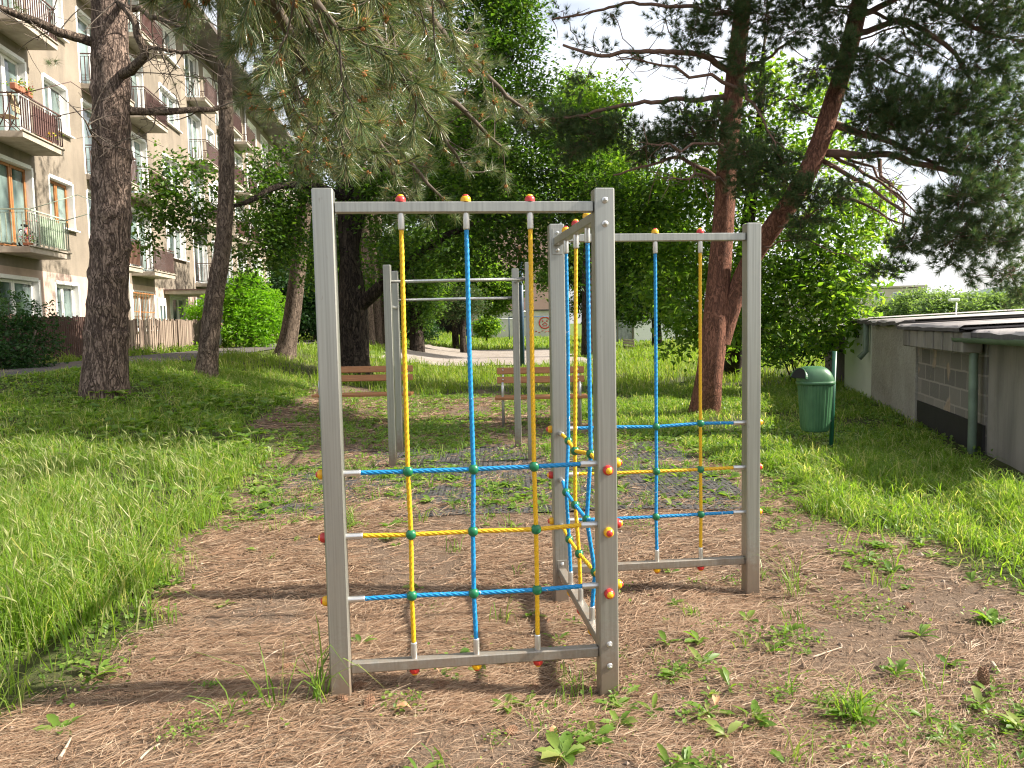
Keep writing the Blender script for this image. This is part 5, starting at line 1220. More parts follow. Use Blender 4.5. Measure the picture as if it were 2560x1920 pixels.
far_tree('tall bright tree behind the maple crown in the sky gap', 1270, 735, 34, [(1250, 230, 50, 0), (1290, 270, 55, 0), (1230, 300, 60, 0), (1320, 340, 60, 0), (1270, 370, 70, 0), (1240, 180, 30, 0), (1350, 420, 60, 0), (1280, 460, 70, 0)], 57, M['leaf_bright'], .16, tr=.3, group=GT)
for k, (px, w_) in enumerate(((800, .20), (818, .16), (835, .20), (788, .15))):
    Yd = 34 + k * 1.3; g = P(px * DS, 722 * DS, Yd); g[2] = tz(g[0], g[1])
    rt = thing('pine_tree', ['pale bare pine trunk behind the old maple, thickest of the four', 'pale bare pine trunk, second of the four behind the old maple', 'pale bare pine trunk closest to the dark ivy-footed tree', 'pale bare pine trunk closest to the gnarled maple trunk'][k], 'tree', g, 'distant pale pine trunks')
    wd = MB(); r = np.random.default_rng(60 + k)
    tt = trunk_mesh(wd, np.array([g - EZ * .1, g + [r.normal(0, .1), 0, 3], g + [r.normal(0, .2), 0, 7], g + [0, 0, 10]]), [w_ * 1.2, w_, w_ * .8, .05], r, .3, 10, .06, .2)
    B = [(g + [r.normal(0, 1), r.normal(0, 1), 7 + r.uniform(-1, 3)], r.uniform(.8, 1.4), 1.0) for _ in range(5)]
    o = blob_tree([tt], B, r, wd, .02, 'needle', per=14, needle=(26, .2, .012, 1.0), lim_mat=1)
    finish_tree(rt, wd, [M['bark_grey'], M['twig']], o['crown'], M['needle_scots'])
# row of trees beyond the garages
GR = 'tree row beyond the garages'
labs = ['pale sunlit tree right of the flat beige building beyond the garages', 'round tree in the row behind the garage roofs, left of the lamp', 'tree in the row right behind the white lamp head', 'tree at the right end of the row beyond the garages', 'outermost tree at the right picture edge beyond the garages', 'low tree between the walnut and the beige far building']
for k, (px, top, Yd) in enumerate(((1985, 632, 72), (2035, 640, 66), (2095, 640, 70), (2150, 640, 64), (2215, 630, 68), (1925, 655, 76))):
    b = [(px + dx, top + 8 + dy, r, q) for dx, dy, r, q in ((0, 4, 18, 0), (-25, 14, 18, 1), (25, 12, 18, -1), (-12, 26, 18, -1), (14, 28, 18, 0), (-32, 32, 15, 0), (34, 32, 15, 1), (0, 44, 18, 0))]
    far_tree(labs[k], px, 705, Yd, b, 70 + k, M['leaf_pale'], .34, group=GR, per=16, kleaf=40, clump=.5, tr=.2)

M['pink_wall'] = plain('pink_house_wall', (.50, .33, .27), .95, var=.1, scale=.6); M['beige_far'] = plain('beige_far_wall', (.48, .42, .35), .9, var=.1, scale=.3); M['shed_wall'] = plain('pale_shed_wall', (.52, .50, .45), .9, var=.15, scale=1)
M['shed_dark'] = plain('dark_shed_wall', (.025, .024, .024), .9, var=.3); M['blue_paint'] = plain('blue_pole_paint', (.02, .05, .09), .5, var=.3, scale=12); M['grey_doors'] = plain('grey_garage_doors', (.30, .31, .31), .7, var=.3, scale=5)
M['rust'] = plain('rust', (.17, .075, .04), .9, var=.4, scale=10); M['sign_red'] = plain('red_round_mark', (.55, .06, .05), .7)
def block(name, label, cat, c, size, wallm, roofm=None, winrows=None, ang=0, balc=False):
    ca, sa = math.cos(ang), math.sin(ang); A = np.array([[ca, sa, 0], [-sa, ca, 0], [0, 0, 1]]); c = np.array(c, float)
    o = thing(name, label, cat, c); mb = MB(); mb.box(c + EZ * (size[2] / 2 - .2), (size[0], size[1], size[2] + .4), A); mb.build('wall', wallm, o)
    mb = MB(); mb.box(c + EZ * (size[2] + .25), (size[0] + .5, size[1] + .5, .28), A); mb.build('roof', roofm or M['roof_dark'], o)
    if winrows:
        nx_, nz_ = winrows
        for i in range(nx_):
            for k in range(nz_):
                u = (-.5 + (i + .5) / nx_) * size[0]; z = (k + .5) / nz_ * size[2] + .2
                mb = MB(); mb.box(c + A[0] * u - A[1] * (size[1] / 2 + .01) + EZ * z, (1.5, .1, 1.3), A); w_ = mb.build('window', M['white_paint'], o)
                mb = MB()
                for q in (-.36, .36): mb.box(c + A[0] * (u + q) - A[1] * (size[1] / 2 + .07) + EZ * z, (.58, .03, 1.1), A)
                mb.build('pane', M['glass'], w_)
    return o
pk = block('house', 'windowless end wall of a pink apartment house far behind the goals', 'building', (-1.6, 96, 0), (12.4, 12, 13), M['pink_wall'])
for k in range(3):
    mb = MB(); mb.box((5.2, 92.5, 3.4 + k * 3.1), (1.6, 3.0, .2)); mb.box((5.9, 92.5, 3.9 + k * 3.1), (.08, 3.0, 1.0), None, 1); mb.box((5.2, 91.0, 3.9 + k * 3.1), (1.5, .08, 1.0), None, 1); mb.build('balcony', [M['concrete'], M['terracotta']], pk)
# low shed with red round mark, dark shed, white garage
sh = thing('shed', 'pale low shed wall with a round red painted mark behind the goals', 'shed', (0.6, 82, 0))
mb = MB(); mb.box((0.5, 83.5, 1.3), (11.4, 3, 3.0)); mb.build('wall', M['shed_wall'], sh)
mb = MB(); mb.box((0.5, 83.5, 2.88), (11.8, 3.4, .12)); mb.build('roof', M['felt_dark'], sh)
mb = MB(); mb.box((5.3, 81.9, 1.3), (1.7, .1, 2.6)); mb.build('door', M['white_paint'], sh)
mb = MB(); cc = np.array([3.55, 81.97, 1.55]); torus(mb, cc, (0, -1, 0), .58, .07, 28)
for p in ((-.22, .18), (.22, .18)): mb.lathe(cc + [p[0], 0, p[1]], (0, -1, 0), [(.08, 0), (.08, .03), (0, .035)], 10)
mb.tube([cc + [-.25, 0, -.2], cc + [0, 0, .05], cc + [.25, 0, -.2]], .05, 6); mb.tube([cc + [-.2, 0, -.32], cc + [.2, 0, -.3]], .04, 6)
mb.build('painted_face', M['sign_red'], sh)
mb = MB()
for k in range(9): mb.tube([np.array([2.2 + k * .33, 81.97, .55 + .12 * (k % 2)]), np.array([2.4 + k * .33, 81.97, .75 - .1 * (k % 3)])], .035, 5)
mb.build('scribble', M['sign_red'], sh)
db = thing('shed', 'long dark open-fronted shed under the trees at the far lawn edge', 'shed', (-11, 78, 0))
mb = MB(); mb.box((-10.5, 81, 1.5), (13, .2, 3.4)); mb.box((-17, 79, 1.5), (.2, 4, 3.4)); mb.box((-4, 79, 1.5), (.2, 4, 3.4)); mb.build('wall', M['shed_dark'], db)
mb = MB(); mb.box((-10.5, 79, 3.25), (13.4, 4.6, .2)); mb.build('roof', M['shed_dark'], db)
mb = MB()
for k in range(4): mb.box((-16.5 + k * 4, 77.2, 1.5), (.18, .18, 3.2))
mb.build('shed_post', M['iron'], db)
wg = thing('garage', 'white flat-roofed garage with weathered grey doors in the background', 'garage', (10.4, 58, 0))
mb = MB(); mb.box((11.2, 60, .75), (4.2, 4, 2.3)); mb.box((7.9, 60.2, .75), (2.35, 3.6, 2.3), None, 1); mb.build('wall', [M['white_paint'], M['concrete']], wg)
mb = MB(); mb.box((9.9, 60, 1.96), (6.9, 4.3, .10)); mb.build('roof', M['felt_dark'], wg)
for k in range(2):
    mb = MB(); mb.box((7.35 + k * 1.12, 58.36, .72), (1.04, .06, 2.0))
    for q in range(4): mb.box((6.97 + k * 1.12 + q * .25, 58.32, .72), (.2, .03, 1.9))
    mb.build('door', [M['grey_doors']], wg)
block('building', 'flat beige building far beyond the garages', 'building', (53, 122, 0), (16, 12, 5.6), M['beige_far'], M['beige_far'], (6, 2))
lp = thing('street_lamp', 'street lamp with a white boxy head behind the garage roofs', 'street lamp', (28.3, 50, 0))
mb = MB(); mb.tube([(28.3, 50, -.2), (28.3, 50, 2.35)], .045, 8); mb.build('pole', M['sleeve'], lp)
mb = MB(); mb.bbox((28.15, 50, 2.44), (.62, .3, .2), None, 0, .05); mb.build('lamp_head', M['white_paint'], lp)
lp = thing('street_lamp', 'second smaller lamp head just above the white garage roof', 'street lamp', (26, 60, 0))
mb = MB(); mb.tube([(26, 60, -.2), (26, 60, 1.72)], .045, 8); mb.build('pole', M['sleeve'], lp)
mb = MB(); mb.bbox((25.9, 60, 1.76), (.55, .3, .16), None, 0, .05); mb.build('lamp_head', M['white_paint'], lp)
# goals
def goal(label, x0, x1, Yd, h, m):
    o = thing('goal_frame', label, 'goal', ((x0 + x1) / 2, Yd, 0), 'metal goal frames on the far lawn')
    for x_ in (x0, x1):
        mb = MB(); mb.tube([(x_, Yd, -.1), (x_, Yd, h)], .045, 8); mb.build('goal_post', m, o)
    mb = MB(); mb.tube([(x0 - .04, Yd, h), (x1 + .04, Yd, h)], .045, 8); mb.build('crossbar', m, o)
    mb = MB()
    for x_ in (x0, x1): mb.tube([(x_, Yd, h), (x_, Yd + .8, h), (x_, Yd + 1.0, 0)], .025, 6)
    mb.build('back_stay', m, o)
M['goal_blue'] = plain('goal_blue_paint', (.05, .09, .16), .5, var=.3); M['goal_grey'] = plain('goal_grey_paint', (.30, .32, .33), .5, var=.2)
goal('nearer blue metal goal frame beyond the gravel court', -.15, 3.85, 66, 2.05, M['goal_blue'])
goal('farther grey metal goal frame left of the blue goal', -2.8, .3, 76, 2.0, M['goal_grey'])
goal('small rusty frame beside the dark shed', -4.35, -3.2, 79, 2.0, M['rust'])
bp = P(1306, 917, 27); bp[2] = 0
po = thing('metal_pole', 'tall dark blue metal pole with a rusty top beside the gravel court', 'pole', bp)
ztop = P(1303, 618, 27)[2]
mb = MB(); mb.tube([bp - EZ * .2, bp + EZ * (ztop - .5)], .085, 14); mb.build('shaft', M['blue_paint'], po)
mb = MB(); mb.tube([bp + EZ * (ztop - .5), bp + EZ * ztop], .088, 14); mb.lathe(bp + EZ * ztop, EZ, [(.088, 0), (.06, .04), (0, .05)], 14); mb.build('pole_cap', M['rust'], po)
mb = MB()
for z in (1.9, 2.6, 3.1): mb.tube([bp + EZ * z + [-.14, 0, 0], bp + EZ * z + [.14, 0, 0]], .015, 6)
mb.build('bracket', M['sleeve'], po)
# small weathered bench far on the lawn
fb = P(1572, 876, 42); fb[2] = 0
o = thing('park_bench', 'small weathered grey bench standing tilted far out on the sunny lawn', 'bench', fb)
M['grey_wood'] = plain('grey_weathered_wood', (.20, .17, .13), .9, var=.3, scale=6)
Ab = np.array([[.97, 0, -.12], [0, 1, 0], [.12, 0, .97]])
for z in (.42, .28):
    mb = MB(); mb.bbox(fb + EZ * (z + .05), (.62, .04, .12), Ab, 0, .01); mb.build('back_slat', M['grey_wood'], o)
mb = MB(); mb.bbox(fb + [0, -.2, .18], (.62, .3, .04), Ab, 0, .01); mb.build('seat', M['grey_wood'], o)
for s_ in (-.25, .25):
    mb = MB(); mb.tube([fb + [s_, 0, -.05], fb + [s_, .03, .5]], .025, 6); mb.tube([fb + [s_, -.3, -.05], fb + [s_, -.3, .18]], .025, 6); mb.build('leg', M['iron'], o)
# distant wooded hills
xx = np.linspace(250, 2200, 90); mb = MB()
hz = 6 + 76 * S((xx - 960) / 230) * (0.75 + .5 * fbm(xx * .004, xx * 0, 5, 3)); rows = []
for k, (dy, f_) in enumerate(((0, 0), (150, .45), (350, .85), (500, 1.0), (900, .6), (1300, 0))):
    rows.append(np.stack([xx * (1 + dy * .0002), np.full_like(xx, 1600 + dy), hz * f_ * (1 + .1 * (fbm(xx * .02, xx * 0 + k, 9, 3) - .5)) - 1], 1))
n = len(xx); i = np.arange(5)[:, None]; j = np.arange(n - 1)[None]
mb.add(np.concatenate(rows), np.stack([i * n + j, i * n + j + 1, (i + 1) * n + j + 1, (i + 1) * n + j], -1).reshape(-1, 4), 0, True)
t = NT('wooded_hill'); a = t.noise(t.pos(), .02, 6, .7); t.p(Base_Color=t.ramp(a, [(.35, (.06, .10, .08)), (.65, (.10, .15, .11))]), Roughness=1); M['hill'] = t.m
tag(mb.build('hills', M['hill']), kind='structure')

# ------------------------------------------------------------------ person and dog half hidden behind the slender pine
def skin_obj(name, verts, edges, radii, mat, parent, sub=1):
    me = bpy.data.meshes.new(name); me.from_pydata([tuple(v) for v in verts], edges, []); me.materials.append(mat)
    o = bpy.data.objects.new(name, me); COL.objects.link(o)
    sk = o.modifiers.new('Skin', 'SKIN'); sk.use_smooth_shade = True
    lay = me.skin_vertices[0] if len(me.skin_vertices) else None
    if lay is None:
        import bmesh
        bm = bmesh.new(); bm.from_mesh(me); bm.verts.layers.skin.verify(); bm.to_mesh(me); bm.free(); lay = me.skin_vertices[0]
    for k, r in enumerate(radii):
        lay.data[k].radius = (r, r) if np.isscalar(r) else r
        lay.data[k].use_root = (k == 0)
    if sub: o.modifiers.new('Sub', 'SUBSURF').levels = sub; o.modifiers[-1].render_levels = sub
    o.parent = parent; o.matrix_parent_inverse = Matrix.Translation(parent.location).inverted()
    return o
M['skin'] = plain('skin', (.50, .30, .22), .6, var=.05); M['trousers'] = plain('grey_trousers', (.36, .37, .40), .9, var=.15); M['jacket'] = plain('dark_jacket', (.025, .022, .025), .85, var=.2); M['hair'] = plain('dark_hair', (.03, .02, .015), .7)
pp = P(553, 889, 26.0); pp[2] = tz(pp[0], pp[1])
per = thing('person', 'person in a dark top and light grey trousers half hidden behind the slender pine', 'person', pp)
def W(*a): return [pp + np.array(q) for q in a]
body = W((0, 0, .93), (0, 0, 1.05), (.01, 0, 1.25), (.01, 0, 1.42), (.015, 0, 1.50), (.03, 0, 1.56), (.035, 0, 1.68),
         (0, -.09, .88), (.05, -.09, .48), (-.02, -.09, .08), (.12, -.09, .03), (0, .09, .88), (-.05, .09, .48), (-.14, .09, .10), (-.01, .10, .03),
         (.01, -.17, 1.40), (-.02, -.22, 1.12), (.10, -.24, .90), (.13, -.24, .82), (.01, .17, 1.40), (-.03, .22, 1.12), (.06, .24, .90), (.09, .24, .82))
hands = []
edges = [(0, 1), (1, 2), (2, 3), (3, 4), (4, 5), (5, 6), (0, 7), (7, 8), (8, 9), (9, 10), (0, 11), (11, 12), (12, 13), (13, 14), (3, 15), (15, 16), (16, 17), (17, 18), (3, 19), (19, 20), (20, 21), (21, 22)]
rad = [.13, .12, .135, .12, .055, .075, .085, .09, .06, .04, .035, .09, .06, .04, .035, .055, .042, .03, .026, .055, .042, .03, .026]
for (b, sy) in ((18, -1), (22, 1)):
    for k, (dx, dz, L) in enumerate(((-.03, -.02, .07), (-.012, -.03, .085), (.006, -.03, .085), (.024, -.025, .07), (.04, .0, .055))):
        n0 = len(body); p0 = body[b]; body.append(p0 + np.array([dx * .8, 0, dz])); body.append(p0 + np.array([dx * 1.1 + .01, 0, dz - L])); edges += [(b, n0), (n0, n0 + 1)]; rad += [.009, .008]
skin_obj('body', body, edges, rad, M['skin'], per, 1)
skin_obj('trousers', W((0, 0, .95), (0, 0, 1.03), (0, -.09, .87), (.05, -.09, .48), (-.02, -.09, .10), (0, .09, .87), (-.05, .09, .48), (-.14, .09, .12)), [(0, 1), (0, 2), (2, 3), (3, 4), (0, 5), (5, 6), (6, 7)], [.15, .14, .105, .08, .065, .105, .08, .065], M['trousers'], per, 1)
skin_obj('jacket', W((0, 0, 1.02), (.01, 0, 1.25), (.01, 0, 1.42), (.012, 0, 1.48), (.01, -.17, 1.40), (-.02, -.22, 1.12), (.09, -.24, .92), (.01, .17, 1.40), (-.03, .22, 1.12), (.05, .24, .92)), [(0, 1), (1, 2), (2, 3), (2, 4), (4, 5), (5, 6), (2, 7), (7, 8), (8, 9)], [.155, .155, .14, .07, .075, .06, .045, .075, .06, .045], M['jacket'], per, 1)
skin_obj('hair', W((.0, 0, 1.60), (-.005, 0, 1.70), (.02, 0, 1.755)), [(0, 1), (1, 2)], [.075, .088, .06], M['hair'], per, 1)
pd_ = P(606, 884, 26.4); pd_[2] = tz(pd_[0], pd_[1])
dg = thing('dog', 'small white dog with a raised tail walking in the grass by the lime green shrub', 'dog', pd_)
M['dog'] = plain('white_fur', (.72, .66, .60), .95, var=.1, scale=14)
def D(*a): return [pd_ + np.array(q) * 1.1 for q in a]
dv = D((-.16, 0, .27), (0, 0, .26), (.14, 0, .27), (.22, 0, .33), (.28, 0, .37), (.36, 0, .345), (-.24, 0, .31), (-.31, 0, .40), (-.32, 0, .48),
       (.14, -.05, .16), (.13, -.05, .09), (.15, -.05, .01), (.15, .05, .16), (.17, .05, .09), (.19, .05, .01), (-.16, -.05, .20), (-.13, -.05, .14), (-.19, -.05, .08), (-.18, -.05, .01), (-.17, .05, .20), (-.16, .05, .14), (-.22, .05, .08), (-.21, .05, .01), (.27, -.045, .41), (.26, -.06, .36), (.27, .045, .41), (.26, .06, .36))
skin_obj('body', dv, [(0, 1), (1, 2), (2, 3), (3, 4), (4, 5), (0, 6), (6, 7), (7, 8), (2, 9), (9, 10), (10, 11), (2, 12), (12, 13), (13, 14), (0, 15), (15, 16), (16, 17), (17, 18), (0, 19), (19, 20), (20, 21), (21, 22), (4, 23), (23, 24), (4, 25), (25, 26)],
         [.085, .09, .10, .065, .065, .03, .03, .02, .014, .045, .028, .026, .045, .028, .026, .05, .034, .024, .026, .05, .034, .024, .026, .02, .012, .02, .012], M['dog'], dg, 1)

# ------------------------------------------------------------------ grass, weeds and litter
M['grass'] = leafmat('grass_blades', [(0.10, 0.19, 0.020), (0.17, 0.28, 0.030), (0.22, 0.32, 0.045), (0.13, 0.24, 0.024), (0.50, 0.46, 0.24), (0.13, 0.22, 0.035), (0.10, 0.19, 0.022), (0.20, 0.29, 0.05)], 0.5, (1.8, 1.8, .8), .45, .4)
M['grass_far'] = leafmat('lawn_blades', [(0.10, 0.17, 0.018), (0.16, 0.24, 0.026), (0.20, 0.27, 0.04), (0.13, 0.21, 0.022), (0.38, 0.36, 0.15)], 0.45, (1.6, 1.7, .7), .5, .3)
M['weed'] = leafmat('weed_leaves', [(0.075, 0.15, 0.022), (0.14, 0.23, 0.030), (0.10, 0.19, 0.026), (0.19, 0.28, 0.05), (0.27, 0.31, 0.09)], 0.42, (1.6, 1.8, .6), .45, .4)
M['seed'] = leafmat('barley_heads', [(0.30, 0.36, 0.12), (0.42, 0.44, 0.20), (0.24, 0.32, 0.09)], 0.4, (1.2, 1.2, .8))
M['litter'] = leafmat('fallen_needles', [(0.15, 0.080, 0.046), (0.28, 0.168, 0.10), (0.40, 0.275, 0.175), (0.20, 0.112, 0.066), (0.33, 0.21, 0.13), (0.52, 0.40, 0.28), (0.17, 0.10, 0.065)], 0.08, (1, 1, 1), .55, .3)

def scatter(rng, x0, x1, y0, y1, dens, fn=None, cam=True):
    n = int((x1 - x0) * (y1 - y0) * dens); x = rng.uniform(x0, x1, n); y = rng.uniform(y0, y1, n)
    if cam:                                                # leave out what lies well outside the view
        k = np.abs(x) < y * .74 + .9; x, y = x[k], y[k]
    if fn is not None:
        k = rng.random(len(x)) < fn(x, y); x, y = x[k], y[k]
    return x, y
def add_blades(mb, x, y, rng, h, w, lean=.45, mat=0, wind=(-.06, -.02)):
    n = len(x); z = terr(x, y) - .01
    h = np.broadcast_to(h, (n,)) * rng.uniform(.45, 1.3, n) * (.45 + 1.1 * vnoise(x * 5.5, y * 5.5, 7)); w = np.broadcast_to(w, (n,)) * rng.uniform(.7, 1.3, n)
    a = rng.uniform(0, 2 * np.pi, n); l = np.minimum(np.abs(rng.normal(lean, .38, n)), 1.5) * h
    dx, dy = np.cos(a) * l + wind[0] * h, np.sin(a) * l + wind[1] * h
    f = rng.uniform(0, 2 * np.pi, n); sx, sy = np.cos(f) * w / 2, np.sin(f) * w / 2
    b = np.stack([x, y, z], 1); s = np.stack([sx, sy, np.zeros(n)], 1)
    m = b + np.stack([dx * .22, dy * .22, h * .5], 1); m2 = b + np.stack([dx * .58, dy * .58, h * .84], 1); t = b + np.stack([dx * 1.12, dy * 1.12, h * np.maximum(.12, 1.02 - .55 * l / np.maximum(h, 1e-4))], 1); m2[:, 2] -= h * .12 * np.minimum(l / np.maximum(h, 1e-4), 1.2)
    V = np.stack([b - s, b + s, m + s * .9, m - s * .9, m2 + s * .65, m2 - s * .65, t], 1).reshape(-1, 3)
    k = np.arange(n)[:, None] * 7
    n0 = mb.n; mb.add(V, np.concatenate([k + [0, 1, 2, 3], k + [3, 2, 4, 5]]), mat)
    mb.f.append((k + [5, 4, 6] + n0, mat, False))
rng = np.random.default_rng(77)
clear = lambda x, y: ~on_path(x, y) & ~on_court(x, y)
def patchy(x, y, s=1.2, seed=5): return np.clip((fbm(x * s, y * s, seed, 3) - .30) * 2.6, .07, 1) * np.clip((fbm(x * 6, y * 6, seed + 3, 2) - .2) * 2.4, .25, 1)
GD = lambda x, y: np.clip(grass_density(x, y), 0, 1) ** 1.5
mb = MB()
# tall grass near the left edge and the meadow on the right
x, y = scatter(rng, -5.5, -1.0, 2.2, 9.2, 5600, lambda x, y: GD(x, y) * patchy(x, y, 1.5) * (y < 9)); add_blades(mb, x, y, rng, (.33 - .035 * np.clip(y - 5.5, 0, 4)) * (.55 + .6 * fbm(x, y, 8)) * (.45 + .55 * GD(x, y)), .0046 + .0005 * y, .62)
x, y = scatter(rng, 1.5, 7.0, 3.2, 9.5, 4600, lambda x, y: GD(x, y) * patchy(x, y, 1.5) * (x < 4.4 + .25 * (y - 7.2))); add_blades(mb, x, y, rng, .22 * np.interp(y, [0, 7, 8.4], [1, 1, .6]) * (.5 + .8 * fbm(x, y, 18)) * (.45 + .55 * GD(x, y)), .0044 + .0005 * y, .68)
# shaded grass further left, lawn right of the benches
x, y = scatter(rng, -11, -1.5, 9.0, 17, 1500, lambda x, y: GD(x, y) * patchy(x, y, 1.0, 15) * clear(x, y)); add_blades(mb, x, y, rng, .16 * (.5 + .9 * fbm(x * .8, y * .8, 28)), .0095, .65)
x, y = scatter(rng, .5, 8.0, 9.5, 17, 1600, lambda x, y: GD(x, y) * patchy(x, y, 1.0, 16) * (x < 4.9 + .25 * (y - 8))); add_blades(mb, x, y, rng, .13 * (.5 + .9 * fbm(x * .8, y * .8, 38)), .0095, .65)
tag(mb.build('grass', M['grass']), kind='stuff')
mb = MB()
x, y = scatter(rng, -14, 13, 16.5, 27, 330, lambda x, y: np.clip(grass_density(x, y), 0, 1) * patchy(x, y, .8, 17) * clear(x, y)); add_blades(mb, x, y, rng, .22 * (.5 + .9 * fbm(x * .6, y * .6, 48)), .018, .5)
x, y = scatter(rng, -22, 24, 27, 46, 90, lambda x, y: clear(x, y) * patchy(x, y, .5, 18)); add_blades(mb, x, y, rng, .25 * (.4 + 1.0 * fbm(x * .5, y * .5, 58)), .035, .5)
x, y = scatter(rng, -26, 34, 46, 84, 26, lambda x, y: patchy(x, y, .3, 19) * 1.0); add_blades(mb, x, y, rng, .26 * (.4 + 1.0 * fbm(x * .4, y * .4, 68)), .07, .5)
tag(mb.build('lawn_grass', M['grass_far']), kind='stuff')
# wild barley ears above the left grass
mb = MB(); x, y = scatter(rng, -5.0, -1.6, 2.4, 8.2, 34, lambda x, y: GD(x, y)); n = len(x); z = terr(x, y)
for i in range(n):
    h = rng.uniform(.30, .46); b = np.array([x[i], y[i], z[i]]); dv = nrm([rng.normal(-.1, .25), rng.normal(0, .25), 1]); t = b + dv * h; bd = nrm(dv + np.array([rng.normal(-.3, .4), rng.normal(0, .3), -.25]))
    mb.tube([b, b + dv * h * .6 + [0, 0, .01], t], [.0016, .0014, .0012], 3, 0, False)
    ear = bez(t, t + bd * .035, t + bd * .07 + [0, 0, -.012], 5); mb.tube(ear, [.002, .005, .0055, .004, .001], 5, 0, False)
    q = ear[rng.integers(0, 5, 26)]; d = nrm(bd[None] + rng.normal(0, .28, (26, 3))); s = nrm(np.cross(d, rand_dirs(rng, 26))) * .0006
    mb.add(np.stack([q - s, q + s, q + d * .045], 1).reshape(-1, 3), np.arange(78).reshape(-1, 3))
tag(mb.build('barley_ears', M['seed']), kind='stuff')

# leaves of weeds: strips with a broad middle, arching outwards
def add_weed(mb, o, rng, k, L, wd, lift=.5, mat=0, stem=0.0):
    for i in range(k):
        a = rng.uniform(0, 2 * np.pi); l = L * rng.uniform(.55, 1.15); e = lift * rng.uniform(.4, 1.3)
        dr = np.array([math.cos(a), math.sin(a), 0]); s = np.array([-dr[1], dr[0], 0]) + rng.normal(0, .25, 3); s = nrm(s)
        ts = np.linspace(0, 1, 9); ws = np.array([.16, .30, .72, .78, 1.0, .78, .82, .42, .04]) * wd * l / 2 * rng.uniform(.85, 1.15, 9)
        c = o + dr * (ts * l * math.cos(e * .8))[:, None] + EZ * (l * (np.sin(e) * ts - .45 * e * ts ** 2.2) + stem)[:, None]
        fold = EZ * (ws * .35)[:, None]
        V = np.concatenate([c - s * ws[:, None] + fold, c, c + s * ws[:, None] + fold]); n = 9
        j = np.arange(8)[:, None]
        F = np.concatenate([np.hstack([j, j + 1, j + 1 + n, j + n]), np.hstack([j + n, j + 1 + n, j + 1 + 2 * n, j + 2 * n])])
        mb.add(V, F, mat, True)
def add_mat(mb, o, rng, n, rad, L):
    C = o + rng.normal(0, 1, (n, 3)) * [rad * .5, rad * .5, 0]; C[:, 2] = terr(C[:, 0], C[:, 1]) + rng.uniform(.005, .05, n)
    add_leaves(mb, C, rng, L, .75, .75, -.1, .06)
mb = MB()
weedp = lambda x, y: np.clip((fbm(x * .8, y * .8, 91, 3) - .36) * 3.5, .04, 1) * np.where(y < 5.6, np.clip(.25 + (x + .2) * .55, .07, 1), 1) * (grass_density(x, y) < .7)
x, y = scatter(rng, -3.4, 4.5, 2.2, 16.5, 80, weedp)
for i in range(len(x)):
    o = np.array([x[i], y[i], tz(x[i], y[i]) + .004]); r = rng.random()
    if r < .45: add_weed(mb, o, rng, rng.integers(4, 11), rng.uniform(.035, .12), rng.uniform(.2, .42), .6)
    elif r < .8: add_mat(mb, o, rng, rng.integers(14, 60), rng.uniform(.05, .18), rng.uniform(.010, .022))
    else:
        q = rng.integers(4, 14); add_blades(mb, o[0] + rng.normal(0, .03, q), o[1] + rng.normal(0, .03, q), rng, rng.uniform(.06, .17), .004 + .0004 * o[1], .8)
# denser green on and around the mats
x, y = scatter(rng, -3.2, 3.6, 6.2, 15.5, 75, lambda x, y: np.clip((fbm(x * 1.1, y * .9, 191, 3) - .42) * 4.5, 0, 1) * (grass_density(x, y) < .8))
for i in range(len(x)):
    o = np.array([x[i], y[i], tz(x[i], y[i]) + .01])
    if rng.random() < .5: add_weed(mb, o, rng, rng.integers(3, 7), rng.uniform(.05, .12), rng.uniform(.3, .6), .6)
    else: add_mat(mb, o, rng, rng.integers(10, 26), rng.uniform(.08, .2), .03)
tag(mb.build('weeds', M['weed']), kind='stuff')
mb = MB()
x, y = scatter(rng, -9, 6.5, 8.0, 16.5, 60, lambda x, y: np.clip((fbm(x * .7, y * .7, 491, 3) - .38) * 4, 0, 1) * np.clip(grass_density(x, y) + .1, 0, 1) * clear(x, y) * (x < 4.9 + .25 * (y - 8)))
for i in range(len(x)): add_mat(mb, np.array([x[i], y[i], tz(x[i], y[i]) + .02]), rng, 14, .22, .055)
x, y = scatter(rng, -4.5, 5.0, 3.0, 8.5, 55, lambda x, y: np.clip((fbm(x * 1.4, y * 1.4, 591, 3) - .42) * 5, 0, 1) * np.clip(grass_density(x, y), 0, 1) * (x < 4.2 + .25 * (y - 7.2)))
for i in range(len(x)): add_mat(mb, np.array([x[i], y[i], tz(x[i], y[i]) + .05]), rng, 22, .16, .03)
tag(mb.build('clover', M['weed']), kind='stuff')
# broad-leaved undergrowth in the shaded left grass and the right meadow
mb = MB(); x, y = scatter(rng, -7.5, -2.0, 6.5, 14, 34, lambda x, y: np.clip((fbm(x * .9, y * .9, 291, 3) - .35) * 3, 0, 1) * GD(x, y) * clear(x, y))
for i in range(len(x)): add_weed(mb, np.array([x[i], y[i], tz(x[i], y[i]) + .10]), rng, rng.integers(4, 8), rng.uniform(.08, .15), .6, .5)
x, y = scatter(rng, 1.8, 5.5, 3.4, 9, 18, lambda x, y: np.clip((fbm(x * .9, y * .9, 391, 3) - .35) * 3, 0, 1) * np.clip(grass_density(x, y), 0, 1) * (x < 4.2 + .25 * (y - 7.2)))
for i in range(len(x)): add_weed(mb, np.array([x[i], y[i], tz(x[i], y[i]) + .06]), rng, rng.integers(4, 8), rng.uniform(.07, .13), .45, .55)
tag(mb.build('broadleaf_weeds', M['weed']), kind='stuff')

